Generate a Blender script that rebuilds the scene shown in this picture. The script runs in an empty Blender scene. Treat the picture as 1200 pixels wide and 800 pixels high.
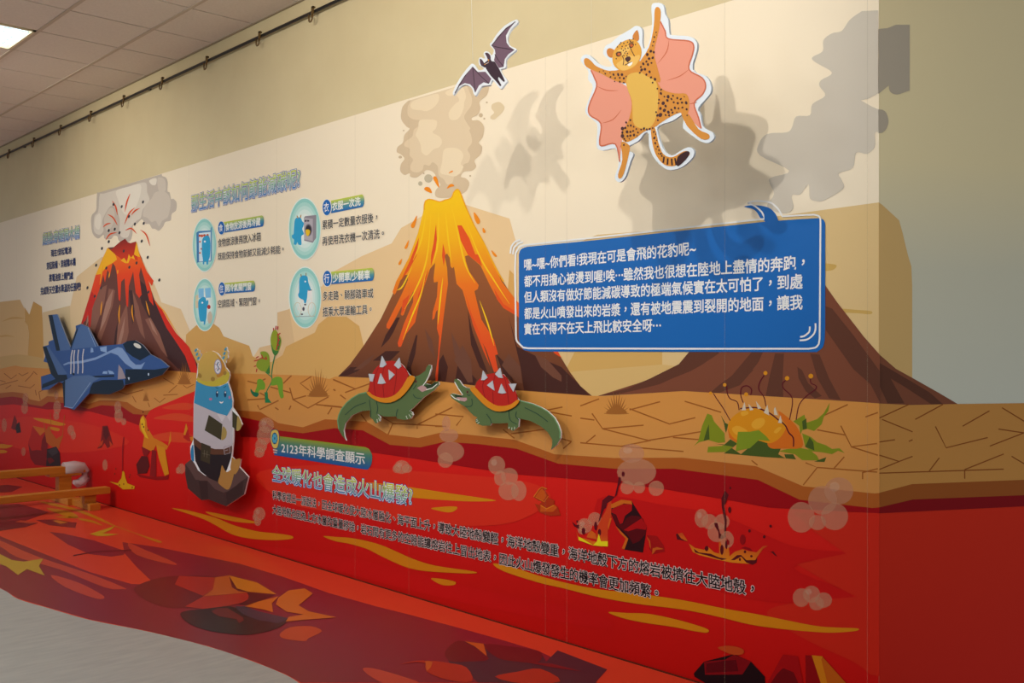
import bpy, bmesh, math, random
from mathutils import Vector

random.seed(7)
SC = bpy.context.scene
COL = SC.collection
V = Vector

# ------------------------------------------------------------------ camera
F_PX = 1150.0
TH = math.radians(43.33)
CAM = V((0.0, -3.417, 1.41))
FWD = V((-math.cos(TH), math.sin(TH), 0.0))
RGT = V((math.sin(TH), math.cos(TH), 0.0))
UP = V((0, 0, 1))
HORIZON = 408.0
cd = bpy.data.cameras.new('camera')
cam = bpy.data.objects.new('camera', cd)
COL.objects.link(cam)
cam.location = CAM
cam.rotation_euler = FWD.to_track_quat('-Z', 'Y').to_euler()
cd.sensor_width = 36.0
cd.lens = 36.0 * F_PX / 1200.0
cd.shift_y = (HORIZON - 400.0) / 1200.0
SC.camera = cam

# ------------------------------------------------------------------ world, exposure
SC.view_settings.view_transform = 'Standard'
SC.view_settings.look = 'None'
SC.view_settings.gamma = 1.0
SC.view_settings.use_curve_mapping = False
SC.view_settings.exposure = 0.0
w = bpy.data.worlds.new('room_air')
SC.world = w
w.use_nodes = True
w.node_tree.nodes['Background'].inputs[0].default_value = (0.86, 0.93, 1.0, 1)
w.node_tree.nodes['Background'].inputs[1].default_value = 0.36


def spot(name, loc, aim, watts, angle, blend, col=(1, 1, 1), radius=0.03):
    l = bpy.data.lights.new(name, 'SPOT')
    l.energy = watts
    l.spot_size = math.radians(angle)
    l.spot_blend = blend
    l.shadow_soft_size = radius
    l.color = col
    o = bpy.data.objects.new(name, l)
    COL.objects.link(o)
    o.location = loc
    o.rotation_euler = (V(aim) - V(loc)).to_track_quat('-Z', 'Y').to_euler()
    return o


def area(name, loc, sx, sy, watts, col=(1, 1, 1)):
    l = bpy.data.lights.new(name, 'AREA')
    l.shape = 'RECTANGLE'
    l.size = sx
    l.size_y = sy
    l.energy = watts
    l.color = col
    o = bpy.data.objects.new(name, l)
    COL.objects.link(o)
    o.location = loc
    return o


spot('track_spotlight', (-2.08, -2.9, 3.6), (-3.2, 0, 2.55), 112, 88, 0.8, (1, 0.96, 0.90), 0.025)
spot('track_spotlight', (-1.91, -2.02, 3.32), (-3.2, 0, 2.35), 66, 92, 0.8, (1, 0.96, 0.90), 0.03)
spot('unseen_floodlight', (-2.6, -3.1, 3.6), (-3.0, 0, 2.3), 42, 100, 0.9, (1, 0.97, 0.92), 0.35)  # soft fill added to lighten the shadows, no fitting seen
spot('unseen_floodlight', (-4.6, -2.9, 3.6), (-4.9, 0, 2.6), 205, 100, 0.9, (1, 0.94, 0.85), 0.3)  # broad soft fill added for the upper mural
spot('unseen_floodlight', (-8.4, -2.6, 3.6), (-8.6, 0, 2.4), 150, 92, 0.9, (1, 0.92, 0.80), 0.2)
area('ceiling_fill_lamp', (-4.4, -4.7, 3.66), 0.58, 0.9, 60, (0.93, 0.97, 1.0))  # this and the next area lamps: added fill standing in for unseen panels
area('ceiling_fill_lamp', (-9.0, -4.7, 3.66), 0.58, 0.9, 120, (0.93, 0.97, 1.0))
area('ceiling_fill_lamp', (1.9, -2.6, 3.66), 0.58, 0.9, 42, (0.93, 0.97, 1.0))  # fill added to brighten the right wall
area('ceiling_fill_lamp', (0.4, -4.7, 3.66), 0.58, 0.9, 50, (0.93, 0.97, 1.0))


# ------------------------------------------------------------------ points: a photo point set down on a real surface
def ray(p):
    return FWD + RGT * ((p[0] - 600.0) / F_PX) - UP * ((p[1] - HORIZON) / F_PX)


def hit(p, o, n):
    r = ray(p)
    return CAM + r * ((o - CAM).dot(n) / r.dot(n))


NL = V((0, -1, 0))
CORNER = V((-1.679, 0, 0))
DR = V((0.489, 0.872, 0)).normalized()
NR = V((DR.y, -DR.x, 0))


class Surf:
    """a flat surface: origin o, unit normal n towards the room"""
    def __init__(self, o, n):
        self.o, self.n = V(o), V(n).normalized()

    def at(self, p, off=0.0):
        return hit(p, self.o + self.n * off, self.n)


LEFT = Surf((0, 0, 0), NL)
RIGHT = Surf(CORNER, NR)
FLOOR = Surf((0, 0, 0), (0, 0, 1))
STEP = 0.0004


def mpp(q):
    return (q - CAM).dot(FWD) / F_PX


def P(s):
    return [tuple(float(v) for v in t.split(',')) for t in s.split()]


def Z(k, ox, oy, s):
    return [(ox + x / k, oy + y / k) for x, y in P(s)]


def sm(pts, n=5, closed=True):
    out = []
    m = len(pts)
    rng = range(m if closed else m - 1)
    for i in rng:
        if closed:
            a, b, c, d = pts[i - 1], pts[i], pts[(i + 1) % m], pts[(i + 2) % m]
        else:
            a, b, c, d = pts[max(i - 1, 0)], pts[i], pts[i + 1], pts[min(i + 2, m - 1)]
        for j in range(n):
            t = j / n
            out.append(tuple(0.5 * (2 * b[q] + (c[q] - a[q]) * t + (2 * a[q] - 5 * b[q] + 4 * c[q] - d[q]) * t * t
                                    + (3 * b[q] - a[q] - 3 * c[q] + d[q]) * t ** 3) for q in (0, 1)))
    if not closed:
        out.append(pts[-1])
    return out


def ell(cx, cy, rx, ry=None, n=20, rot=0.0):
    ry = rx if ry is None else ry
    c, s = math.cos(rot), math.sin(rot)
    return [(cx + rx * math.cos(a) * c - ry * math.sin(a) * s, cy + rx * math.cos(a) * s + ry * math.sin(a) * c)
            for a in (2 * math.pi * i / n for i in range(n))]


def stroke(pts, wd, taper=False):
    """a drawn line as an outline polygon; wd in photo pixels"""
    L, R = [], []
    m = len(pts)
    for i, p in enumerate(pts):
        a, b = pts[max(i - 1, 0)], pts[min(i + 1, m - 1)]
        dx, dy = b[0] - a[0], b[1] - a[1]
        l = math.hypot(dx, dy) or 1
        h = wd / 2
        if taper:
            h *= max(0.15, math.sin(math.pi * (i + 0.15) / (m - 0.7)))
        L.append((p[0] - dy / l * h, p[1] + dx / l * h))
        R.append((p[0] + dy / l * h, p[1] - dx / l * h))
    return L + R[::-1]


# ------------------------------------------------------------------ materials
MATS = {}


def lin(h):
    h = h.lstrip('#')
    o = []
    for i in (0, 2, 4):
        c = int(h[i:i + 2], 16) / 255
        o.append(c / 12.92 if c <= 0.04045 else ((c + 0.055) / 1.055) ** 2.4)
    return tuple(o) + (1,)


def newmat(key):
    m = bpy.data.materials.new(key)
    m.use_nodes = True
    b = m.node_tree.nodes['Principled BSDF']
    return m, m.node_tree, b


def mat(h, rough=0.5, spec=0.12):
    k = (h, rough, spec)
    if k not in MATS:
        m, t, b = newmat('print_' + h)
        b.inputs['Base Color'].default_value = lin(h)
        b.inputs['Roughness'].default_value = rough
        b.inputs['Specular IOR Level'].default_value = spec
        MATS[k] = m
    return MATS[k]


def grad(stops, rough=0.5, spec=0.12):
    """printed colour run by height: stops = [(z, hex), ...] upward"""
    k = tuple(stops)
    if k not in MATS:
        m, t, b = newmat('print_run')
        g = t.nodes.new('ShaderNodeNewGeometry')
        s = t.nodes.new('ShaderNodeSeparateXYZ')
        mr = t.nodes.new('ShaderNodeMapRange')
        cr = t.nodes.new('ShaderNodeValToRGB')
        z0, z1 = stops[0][0], stops[-1][0]
        mr.inputs['From Min'].default_value = z0
        mr.inputs['From Max'].default_value = z1
        e = cr.color_ramp.elements
        while len(e) < len(stops):
            e.new(0.5)
        for i, (z, h) in enumerate(stops):
            e[i].position = (z - z0) / (z1 - z0)
            e[i].color = lin(h)
        t.links.new(g.outputs['Position'], s.inputs[0])
        t.links.new(s.outputs['Z'], mr.inputs['Value'])
        t.links.new(mr.outputs[0], cr.inputs[0])
        t.links.new(cr.outputs[0], b.inputs['Base Color'])
        b.inputs['Roughness'].default_value = rough
        b.inputs['Specular IOR Level'].default_value = spec
        MATS[k] = m
    return MATS[k]


def veil(h, alpha):
    k = ('veil', h, alpha)
    if k not in MATS:
        m, t, b = newmat('print_veil')
        b.inputs['Base Color'].default_value = lin(h)
        b.inputs['Roughness'].default_value = 0.6
        b.inputs['Alpha'].default_value = alpha
        MATS[k] = m
    return MATS[k]


def noisy(key, a, b_, scale, rough=0.6, spec=0.3, bump=0.0, stretch=(1, 1, 1), detail=4):
    m, t, b = newmat(key)
    tc = t.nodes.new('ShaderNodeTexCoord')
    mp = t.nodes.new('ShaderNodeMapping')
    mp.inputs['Scale'].default_value = stretch
    n = t.nodes.new('ShaderNodeTexNoise')
    n.inputs['Scale'].default_value = scale
    n.inputs['Detail'].default_value = detail
    cr = t.nodes.new('ShaderNodeValToRGB')
    cr.color_ramp.elements[0].color = lin(a)
    cr.color_ramp.elements[0].position = 0.3
    cr.color_ramp.elements[1].color = lin(b_)
    cr.color_ramp.elements[1].position = 0.7
    t.links.new(tc.outputs['Object'], mp.inputs[0])
    t.links.new(mp.outputs[0], n.inputs['Vector'])
    t.links.new(n.outputs[0], cr.inputs[0])
    t.links.new(cr.outputs[0], b.inputs['Base Color'])
    b.inputs['Roughness'].default_value = rough
    b.inputs['Specular IOR Level'].default_value = spec
    if bump:
        bp = t.nodes.new('ShaderNodeBump')
        bp.inputs['Strength'].default_value = bump
        bp.inputs['Distance'].default_value = 0.002
        t.links.new(n.outputs[0], bp.inputs['Height'])
        t.links.new(bp.outputs[0], b.inputs['Normal'])
    return m


# ------------------------------------------------------------------ object helpers
def link(name, me, m, parent=None):
    o = bpy.data.objects.new(name, me)
    COL.objects.link(o)
    if m:
        me.materials.append(m)
    if parent:
        o.parent = parent
        o.matrix_parent_inverse = parent.matrix_world.inverted()
    return o


def thing(name, label, cat, loc, group=None):
    o = bpy.data.objects.new(name, None)
    COL.objects.link(o)
    o.location = loc
    o.empty_display_size = 0.1
    o.matrix_world.translation = V(loc)
    o['label'] = label
    o['category'] = cat
    if group:
        o['group'] = group
    return o


def tag(o, label=None, cat=None, group=None, kind=None):
    for k, v in (('label', label), ('category', cat), ('group', group), ('kind', kind)):
        if v:
            o[k] = v
    return o


KEEP = ('crack', 'flame_speck', 'print_seam')


def flat(name, polys, m, parent, layer, surf=LEFT, label=None, rest=None):
    """printed shapes lying on a surface: polys in photo points; every shape its own mesh (rest: what the later ones are called)"""
    if polys and isinstance(polys[0], tuple):
        polys = [polys]
    if isinstance(m, str):
        m = mat(m)
    groups = [polys] if name in KEEP else [[q] for q in polys]
    first = None
    for gi, grp in enumerate(groups):
        bm = bmesh.new()
        for j, pl in enumerate(grp):
            vs = [bm.verts.new(surf.at(p, layer * STEP + (j + gi) * 5e-6)) for p in pl]
            f = bm.faces.new(vs)
            f.normal_update()
            if f.normal.dot(surf.n) < 0:
                f.normal_flip()
        bmesh.ops.triangulate(bm, faces=bm.faces[:])
        nm = name if gi == 0 or not rest else rest
        me = bpy.data.meshes.new(nm)
        bm.to_mesh(me)
        bm.free()
        o = link(nm, me, m, first if gi and rest else parent)
        if gi == 0:
            first = o
            if label:
                o['label'] = label
    return first


def quad(name, pts3, m, parent, label=None):
    me = bpy.data.meshes.new(name)
    me.from_pydata([tuple(p) for p in pts3], [], [list(range(len(pts3)))])
    o = link(name, me, m, parent)
    if label:
        o['label'] = label
    return o


def slab(name, pts, surf, thick, m, parent, edge=None, off=0.0, label=None):
    """a cut board: outline in photo points set on surf, thick metres deep, back side away from the room"""
    if isinstance(m, str):
        m = mat(m)
    bm = bmesh.new()
    fr = [bm.verts.new(surf.at(p, off)) for p in pts]
    f = bm.faces.new(fr)
    f.normal_update()
    if f.normal.dot(surf.n) < 0:
        f.normal_flip()
    bk = [bm.verts.new(v.co - surf.n * thick) for v in fr]
    g = bm.faces.new(bk)
    g.normal_update()
    if g.normal.dot(surf.n) > 0:
        g.normal_flip()
    n = len(fr)
    for i in range(n):
        q = bm.faces.new((fr[i], fr[(i + 1) % n], bk[(i + 1) % n], bk[i]))
        q.material_index = 1 if edge else 0
    bmesh.ops.recalc_face_normals(bm, faces=bm.faces[:])
    me = bpy.data.meshes.new(name)
    bm.to_mesh(me)
    bm.free()
    o = link(name, me, m, parent)
    if edge:
        me.materials.append(mat(edge) if isinstance(edge, str) else edge)
    if label:
        o['label'] = label
    return o


def boxes(name, lst, m, parent=None, bevel=0.0):
    """lst of (x0,y0,z0,x1,y1,z1) joined into one mesh"""
    bm = bmesh.new()
    for b in lst:
        r = bmesh.ops.create_cube(bm, size=1)
        for v in r['verts']:
            v.co = V(((b[0] + b[3]) / 2 + v.co.x * (b[3] - b[0]), (b[1] + b[4]) / 2 + v.co.y * (b[4] - b[1]),
                      (b[2] + b[5]) / 2 + v.co.z * (b[5] - b[2])))
    if bevel:
        bmesh.ops.bevel(bm, geom=bm.edges[:], offset=bevel, segments=2, affect='EDGES')
    me = bpy.data.meshes.new(name)
    bm.to_mesh(me)
    bm.free()
    return link(name, me, m, parent)


def tube(name, pts, r, m, parent=None, seg=10, radii=None):
    bm = bmesh.new()
    rings = []
    for i, p in enumerate(pts):
        p = V(p)
        a, b = V(pts[max(i - 1, 0)]), V(pts[min(i + 1, len(pts) - 1)])
        d = (b - a).normalized()
        u = d.cross(V((0, 0, 1)))
        if u.length < 1e-4:
            u = V((1, 0, 0))
        u.normalize()
        v = d.cross(u)
        rr = radii[i] if radii else r
        rings.append([bm.verts.new(p + (u * math.cos(t) + v * math.sin(t)) * rr)
                      for t in (2 * math.pi * k / seg for k in range(seg))])
    for A, B in zip(rings, rings[1:]):
        for k in range(seg):
            bm.faces.new((A[k], A[(k + 1) % seg], B[(k + 1) % seg], B[k]))
    bm.faces.new(rings[0][::-1])
    bm.faces.new(rings[-1])
    bmesh.ops.recalc_face_normals(bm, faces=bm.faces[:])
    for f in bm.faces:
        f.smooth = len(f.verts) == 4
    me = bpy.data.meshes.new(name)
    bm.to_mesh(me)
    bm.free()
    return link(name, me, m, parent)


_TX = {}
MARKS = '\uff0c\u3002\u3001'      # centred in the line, as the photograph sets them


def glyphs(body):
    """outline letter shapes of one line: vertices, faces, border edges"""
    if body not in _TX and len(body) > 1 and any(c in MARKS for c in body):
        bare = body
        for c in MARKS:
            bare = bare.replace(c, '\u3000')
        co, fs, ed = [list(q) for q in glyphs(bare)]
        one = max(c[0] for c in glyphs('\u4e00')[0])
        for i, c in enumerate(body):
            if c not in MARKS:
                continue
            pre = bare[:i] + '\u4e00'
            x = max(q[0] for q in glyphs(pre)[0]) - one
            mc, mf, me_ = glyphs(c)
            cx = (min(q[0] for q in mc) + max(q[0] for q in mc)) / 2
            cy = (min(q[1] for q in mc) + max(q[1] for q in mc)) / 2
            n = len(co)
            co += [(q[0] - cx + x + 0.5, q[1] - cy + 0.38) for q in mc]
            fs += [[n + k for k in f] for f in mf]
            ed += [(n + a, n + b_) for a, b_ in me_]
        _TX[body] = (co, fs, ed)
    if body not in _TX:
        cu = bpy.data.curves.new('lettering', 'FONT')
        cu.body = body
        cu.resolution_u = 2
        o = bpy.data.objects.new('lettering', cu)
        COL.objects.link(o)
        me = bpy.data.meshes.new_from_object(o.evaluated_get(bpy.context.evaluated_depsgraph_get()))
        bpy.data.objects.remove(o)
        bpy.data.curves.remove(cu)
        bm = bmesh.new()
        bm.from_mesh(me)
        bmesh.ops.remove_doubles(bm, verts=bm.verts[:], dist=1e-4)
        bm.verts.index_update()
        co = [(v.co.x, v.co.y) for v in bm.verts]
        fs = [[v.index for v in f.verts] for f in bm.faces]
        ed = [(e.verts[0].index, e.verts[1].index) for e in bm.edges if len(e.link_faces) == 1]
        bm.free()
        bpy.data.meshes.remove(me)
        _TX[body] = (co, fs, ed)
    return _TX[body]


def text(name, body, bl, br, h, m, parent, layer, surf=LEFT, bold=0.018, outline=None, label=None):
    """one line of lettering on a surface from photo point bl to br, h pixels tall at its left end"""
    if isinstance(m, str):
        m = mat(m)
    co, fs, ed = glyphs(body)
    x0, x1 = min(c[0] for c in co), max(c[0] for c in co)
    y0, y1 = min(c[1] for c in co), max(c[1] for c in co)
    A, B = surf.at(bl), surf.at(br)
    hm = h * mpp(A)

    def put(r, lay, mm, nm, par):
        vs, ff = [], []

        def add(x, y, d):
            u, t = (x - x0) / (x1 - x0), (y - y0) / (y1 - y0)
            vs.append(A + (B - A) * u + UP * (hm * t) + surf.n * (lay * STEP + d))
            return len(vs) - 1
        for c in co:
            add(c[0], c[1], 1.1e-4)
        ff += fs
        if r:
            for i, (p, q) in enumerate(ed):
                px, py = co[p]
                qx, qy = co[q]
                l = math.hypot(qx - px, qy - py) or 1
                dx, dy = (qx - px) / l * r, (qy - py) / l * r
                z = (i % 9) * 1.2e-5
                k = [add(px - dx - dy, py - dy + dx, z), add(px - dx + dy, py - dy - dx, z), add(qx + dx + dy, qy + dy - dx, z), add(qx + dx - dy, qy + dy + dx, z)]
                ff.append(k)
        me = bpy.data.meshes.new(nm)
        me.from_pydata([tuple(v) for v in vs], [], ff)
        return link(nm, me, mm, par)
    o = put(bold, layer, m, name, parent)
    if outline:
        for i, (off, hx) in enumerate(outline):
            put(off, layer - 0.5 * (i + 1), mat(hx), 'lettering_outline', o if parent is mu else parent)
    if label:
        o['label'] = label
    return o


# ================================================================== THE ROOM
H = 3.687
TOP = 2.835
paint = noisy('wall_paint', '#d3c298', '#d8c89e', 3.0, 0.55, 0.2)
tag(boxes('wall_left', [(-15.5, 0, 0, CORNER.x, 0.14, H)], paint), kind='structure')
me = bpy.data.meshes.new('wall_right')
e = CORNER + DR * 3.2
b0, b1 = CORNER + V((0, 0.14, 0)), e - NR * 0.14
ring = [CORNER + V((0, 0.0001, 0)), e, b1, b0]
vs = [tuple(p) for p in ring] + [(p.x, p.y, H) for p in ring]
me.from_pydata(vs, [], [(3, 2, 1, 0), (4, 5, 6, 7)] + [(i, (i + 1) % 4, 4 + (i + 1) % 4, 4 + i) for i in range(4)])
tag(link('wall_right', me, paint), kind='structure')

# floor: pale grey sheet flooring with faint streaks
vinyl = noisy('floor_vinyl', '#a9a8a2', '#b8b6ae', 5.0, 0.42, 0.4, 0.05, (6, 1.2, 1), 8)
tag(boxes('floor', [(-15.5, -6.5, -0.08, 2.5, 0.14, 0)], vinyl), kind='structure')

# ceiling: lay-in mineral tiles in a painted grid
tile_m = noisy('ceiling_tile', '#ddd5c8', '#e4dccf', 60.0, 0.9, 0.1, 0.1)
grid_m = mat('#c2b5a2', 0.6)
dark_m = mat('#4a4036', 0.8)
GX0, GP, GY = -6.262, 0.600, (-0.005, -0.475, -1.055, -1.635, -2.215, -2.795, -3.375)
bm = bmesh.new()
LX0, LX1 = GX0 - 3 * GP, GX0 - 2 * GP
for j in range(len(GY) - 1):
    for i in range(-22, 16):
        xa, xb = GX0 + i * GP, GX0 + (i + 1) * GP
        if xb < -15.4 or xa > 2.4:
            continue
        if abs(xa - LX0) < 0.05 and j in (2, 3):
            continue
        r = bmesh.ops.create_cube(bm, size=1)
        ya, yb = GY[j + 1] + 0.009, GY[j] - 0.009
        for v in r['verts']:
            v.co = V(((xa + xb) / 2 + v.co.x * (GP - 0.014), (ya + yb) / 2 + v.co.y * (yb - ya), H + 0.008 + v.co.z * 0.014))
me = bpy.data.meshes.new('ceiling')
bm.to_mesh(me)
bm.free()
ceil = tag(link('ceiling', me, tile_m), kind='structure')
boxes('ceiling_deck', [(-15.5, -5.2, H + 0.03, LX0, 0.14, H + 0.1), (LX1, -5.2, H + 0.03, 2.5, 0.14, H + 0.1),
                       (LX0, -1.055, H + 0.03, LX1, 0.14, H + 0.1), (LX0, -5.2, H + 0.03, LX1, -2.215, H + 0.1),
                       (-15.5, -5.2, H - 0.002, 2.5, -3.40, H + 0.03)], dark_m, ceil)
for y in GY[1:]:
    segs = [(-15.4, 2.4)] if y not in (GY[3],) else [(-15.4, LX0), (LX1, 2.4)]
    boxes('grid_bar', [(a, y - 0.012, H - 0.004, b, y + 0.012, H + 0.004) for a, b in segs], grid_m, ceil)
boxes('edge_angle', [(-15.4, -0.020, H - 0.004, 0.2, -0.001, H + 0.003)], mat('#a79a84', 0.6), ceil)

# recessed louvred light
cl = thing('ceiling_light', 'recessed square fluorescent ceiling light glowing bluish white at the top left', 'ceiling light',
           ((LX0 + LX1) / 2, -1.345, H))
y0, y1 = -2.215 + 0.014, -1.055 - 0.014
x0, x1 = LX0 + 0.008, LX1 - 0.008
boxes('light_frame', [(x0, y0, H - 0.006, x0 + 0.018, y1, H + 0.08), (x1 - 0.018, y0, H - 0.006, x1, y1, H + 0.08),
                      (x0, y0, H - 0.006, x1, y0 + 0.018, H + 0.08), (x0, y1 - 0.018, H - 0.006, x1, y1, H + 0.08)],
      mat('#e6d9b4', 0.4), cl)
em, t, b = newmat('tube_glow')
b.inputs['Emission Color'].default_value = (0.80, 0.92, 1.0, 1)
b.inputs['Emission Strength'].default_value = 7.0
for k in range(3):
    xx = x0 + (x1 - x0) * (k + 0.5) / 3
    tube('fluorescent_tube', [(xx, y0 + 0.03, H + 0.045), (xx, y1 - 0.03, H + 0.045)], 0.019, em, cl, 12)
em2, t, b = newmat('reflector_glow')
b.inputs['Base Color'].default_value = (0.9, 0.95, 1, 1)
b.inputs['Emission Color'].default_value = (0.72, 0.88, 1.0, 1)
b.inputs['Emission Strength'].default_value = 1.6
boxes('reflector', [(x0 + 0.018, y0 + 0.018, H + 0.07, x1 - 0.018, y1 - 0.018, H + 0.085)], em2, cl)
lou = [(x0 + 0.018, y0 + (y1 - y0) * k / 14 - 0.001, H + 0.002, x1 - 0.018, y0 + (y1 - y0) * k / 14 + 0.001, H + 0.022) for k in range(1, 14)]
lou += [(x0 + (x1 - x0) * k / 6 - 0.001, y0 + 0.018, H + 0.002, x0 + (x1 - x0) * k / 6 + 0.001, y1 - 0.018, H + 0.022) for k in range(1, 6)]
boxes('louvre', lou, mat('#c9dcea', 0.2, 0.6), cl)

# picture rail with sliding hooks
black = mat('#16161a', 0.35, 0.5)
brass = mat('#6b5128', 0.35, 0.6)
rail = thing('picture_rail', 'long thin black picture rail running along the wall just below the ceiling', 'picture rail', (-8, -0.03, 3.562))
boxes('rail_bar', [(-15.3, -0.038, 3.553, CORNER.x - 0.05, -0.022, 3.572)], black, rail, 0.003)
for x in (-14.0, -11.2, -8.0, -5.0, -2.2):
    boxes('rail_bracket', [(x - 0.012, -0.022, 3.553, x + 0.012, 0.002, 3.571)], black, rail)


def make_hook(x, label):
    t = thing('picture_hook', label, 'hook', (x, -0.03, 3.562), 'brass hooks on the picture rail')
    boxes('hook_clip', [(x - 0.011, -0.0495, 3.544, x + 0.011, -0.0405, 3.592), (x - 0.011, -0.0495, 3.580, x + 0.011, -0.030, 3.592)], brass, t, 0.001)
    a = [(x, -0.045, 3.548), (x - 0.004, -0.046, 3.512), (x - 0.012, -0.049, 3.498), (x - 0.026, -0.050, 3.497),
         (x - 0.034, -0.050, 3.506), (x - 0.036, -0.050, 3.545)]
    tube('hook_wire', a, 0.0055, brass, t, 8)
    return t


HX = (-11.62, -10.80, -10.01, -9.22, -8.46, -7.68, -6.90, -6.11, -5.43)
HL = ['small brass hook on the black rail, farthest left of all',
      'small brass hook on the black rail, second from the left',
      'small brass hook on the black rail, third from the left',
      'small brass hook on the black rail, fourth from the left',
      'small brass hook on the black rail, middle one of the nine',
      'small brass hook on the black rail, fourth from the right',
      'small brass hook on the black rail, third from the right',
      'brass hook on the black rail, second from the right',
      'brass hook on the black rail, rightmost and largest looking']
for x, l in zip(HX, HL):
    make_hook(x, l)

# ================================================================== THE PRINTED MURAL, LEFT WALL
mu = thing('wall_mural', 'long printed wall mural of erupting volcanoes over red lava on the left wall', 'mural', (-7, -0.001, 0))


def rect3(name, xa, xb, za, zb, m, lay, parent=mu, label=None):
    y = -lay * STEP
    return quad(name, [(xa, y, za), (xb, y, za), (xb, y, zb), (xa, y, zb)], m, parent, label)


CX = CORNER.x
SKY = grad([(1.05, '#d9cfba'), (1.6, '#e9dcc4'), (2.2, '#f0e1c5'), (2.9, '#f2e3c8')])
rect3('printed_sky', -15.4, CX, 0.9, TOP, SKY, 1, label='cream printed sky')
for px in (20, 95, 222, 325, 417, 480, 640, 665, 850, 1017):
    x = LEFT.at((px, 300)).x
    rect3('print_seam', x, x + 0.0025, 0.0, TOP, veil('#b9a888', 0.16), 16)

# distant mountains
flat('distant_mountain', [P('70,432 82,360 90,324 119,301 165,300 184,340 189,354 212,362 222,386 232,440')], '#e3c79a', mu, 2, label='pale mountain behind the dark volcano')
flat('distant_mountain', [P('50,366 82,358 84,432 48,432')], '#d9bf93', mu, 2.3)
fm = flat('rock_block', [Z(7.27, 0, 330, '-400,195 0,172 170,152 213,240 208,330 232,370 245,440 240,540 238,640 238,660 -400,690')], '#d6b075', mu, 3, label='sandy rock block at the far left')
flat('rock_shade', [Z(7.27, 0, 330, '205,213 250,280 285,168 357,212 366,400 370,550 374,660 236,650 246,440 234,372 210,335 213,240')], '#c99b52', fm, 3.3)
flat('rock_stroke', [stroke(sm(Z(7.27, 0, 330, '20,338 90,312 150,308 212,314'), 4, False), 2.2, True),
                     stroke(sm(Z(7.27, 0, 330, '-60,462 0,465 60,460 122,470'), 4, False), 1.8, True)], '#c99b52', fm, 3.6)
flat('low_hill', [sm(Z(7.27, 0, 330, '-400,690 0,638 150,620 260,632 372,655 450,720'), 4, False) + P('62,438 -60,438')], '#c8a465', mu, 4)
flat('distant_mountain', [P('280,445 304,407 325,402 325,366 339,362 347,345 358,330 377,336 384,322 424,300 459,285 470,267 493,254 520,236 546,240 597,256 604,281 618,330 640,460')], '#e6c594', mu, 2, label='pale orange mountain behind the yellow volcano')
flat('distant_mountain', [P('304,445 304,407 325,402 325,366 339,362 345,400 330,440')], '#dcbb8d', mu, 2.5)
flat('sandy_hill', [P('216,445 218,392 230,381 250,379 257,384 262,394 278,400 292,405 296,417 300,420 318,425 325,445')], '#d2a35c', mu, 4, label='sandy hill under the left pair of icons')
flat('sandy_hill', [P('290,446 300,424 318,424 331,416 335,406 369,389.5 373,380 384,371 406,371 421,382 426,404 440,446')], '#d4a660', mu, 4.3, label='sandy hill under the right pair of icons')
flat('rock_sliver', [P('597,316 602,321 603,350 595,340')], '#d6a45c', mu, 3)
flat('distant_mountain', [P('640,470 640,300 700,275 817,266 1030,237 1030,480')], '#d9bb84', mu, 2, label='tan mountain behind the speech bubble')
flat('sandy_hill', [P('640,470 662,435 677,405 776,405 776,427 674,435 655,470')], '#cfa65f', mu, 3, label='yellowish hill under the speech bubble')
flat('sandy_hill', [P('640,470 655,440 674,435 776,427 800,430 800,470')], '#d3b070', mu, 3.3)
flat('rock_stroke', [sm(Z(4, 900, 300, '255,36 300,37 322,44 312,60 290,68 255,66')), sm(Z(4, 900, 300, '330,246 420,252 484,258 480,272 420,268 330,262'))], '#c9a45a', mu, 3)

# ---- dark volcano on the left
v1 = flat('volcano', [P('127,290 115,323 104,354 95,380 85,408 76,434 150,437 229,441 232,430 221,406 204,389 181,351 172,325 166,302 158,287')], '#6b3f36', mu, 5, label='dark volcano with red lava at the far left')
k = (4.706, 85, 270)
flat('rock_facet', [Z(*k, s) for s in (
    '130,330 190,300 175,400 140,500 110,590 60,620 80,540', '200,320 235,330 220,420 180,540 150,620 120,640 150,540 185,420',
    '250,520 300,400 310,560 290,640 240,650', '330,330 365,420 385,520 400,600 372,560 345,470',
    '400,490 430,480 480,570 525,700 490,660 440,570')], '#8d5c4c', v1, 5.3)
flat('rock_highlight', [Z(*k, s) for s in ('185,395 225,320 210,420 180,500 150,560 165,480', '265,560 290,470 282,560 262,640 245,640',
                                           '420,480 445,520 470,580 440,545', '90,430 130,360 100,470 70,540')], '#a87c6a', v1, 5.5)
flat('rock_shade', [Z(*k, s) for s in ('345,250 400,300 450,385 520,490 570,565 640,640 690,740 670,790 600,780 520,700 480,600 430,500 380,400',
                                       '195,360 215,350 200,440 175,520', '310,330 330,330 345,430 330,520', '235,560 250,500 245,620 225,660')], '#452a2a', v1, 5.2)
LV1 = grad([(1.25, '#c2241a'), (1.75, '#d8301c'), (2.05, '#e8481c'), (2.22, '#ee6a1c')])
flat('lava_flow', [P('126,290 120,303 112,322 107,340 96,378 100,376 107,360 112,351 118,335 121,322 123,331 126,316 129,322 132,308 135,312 137,322 139,351 141,353 142,330 146,326 148,357 150,360 151,335 156,318 159,343 163,349 166,345 163,322 165,313 170,330 175,352 180,358 178,343 174,329 178,335 180,329 172,318 166,304 161,290 157,300 146,306 135,298')], LV1, v1, 5.8)
flat('lava_flow', [P('180,350 189,361 196,374 206,390 214,398 222,407 229,424 232.5,438 229,445 224,437 217,417 204,397 195,384 187,366')], '#d42a1a', v1, 5.8)
flat('lava_edge', [P('107,340 95,379 97,380 103,364 104,383 106,383 108,362 112,350')], '#c8281c', v1, 5.9)
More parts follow.
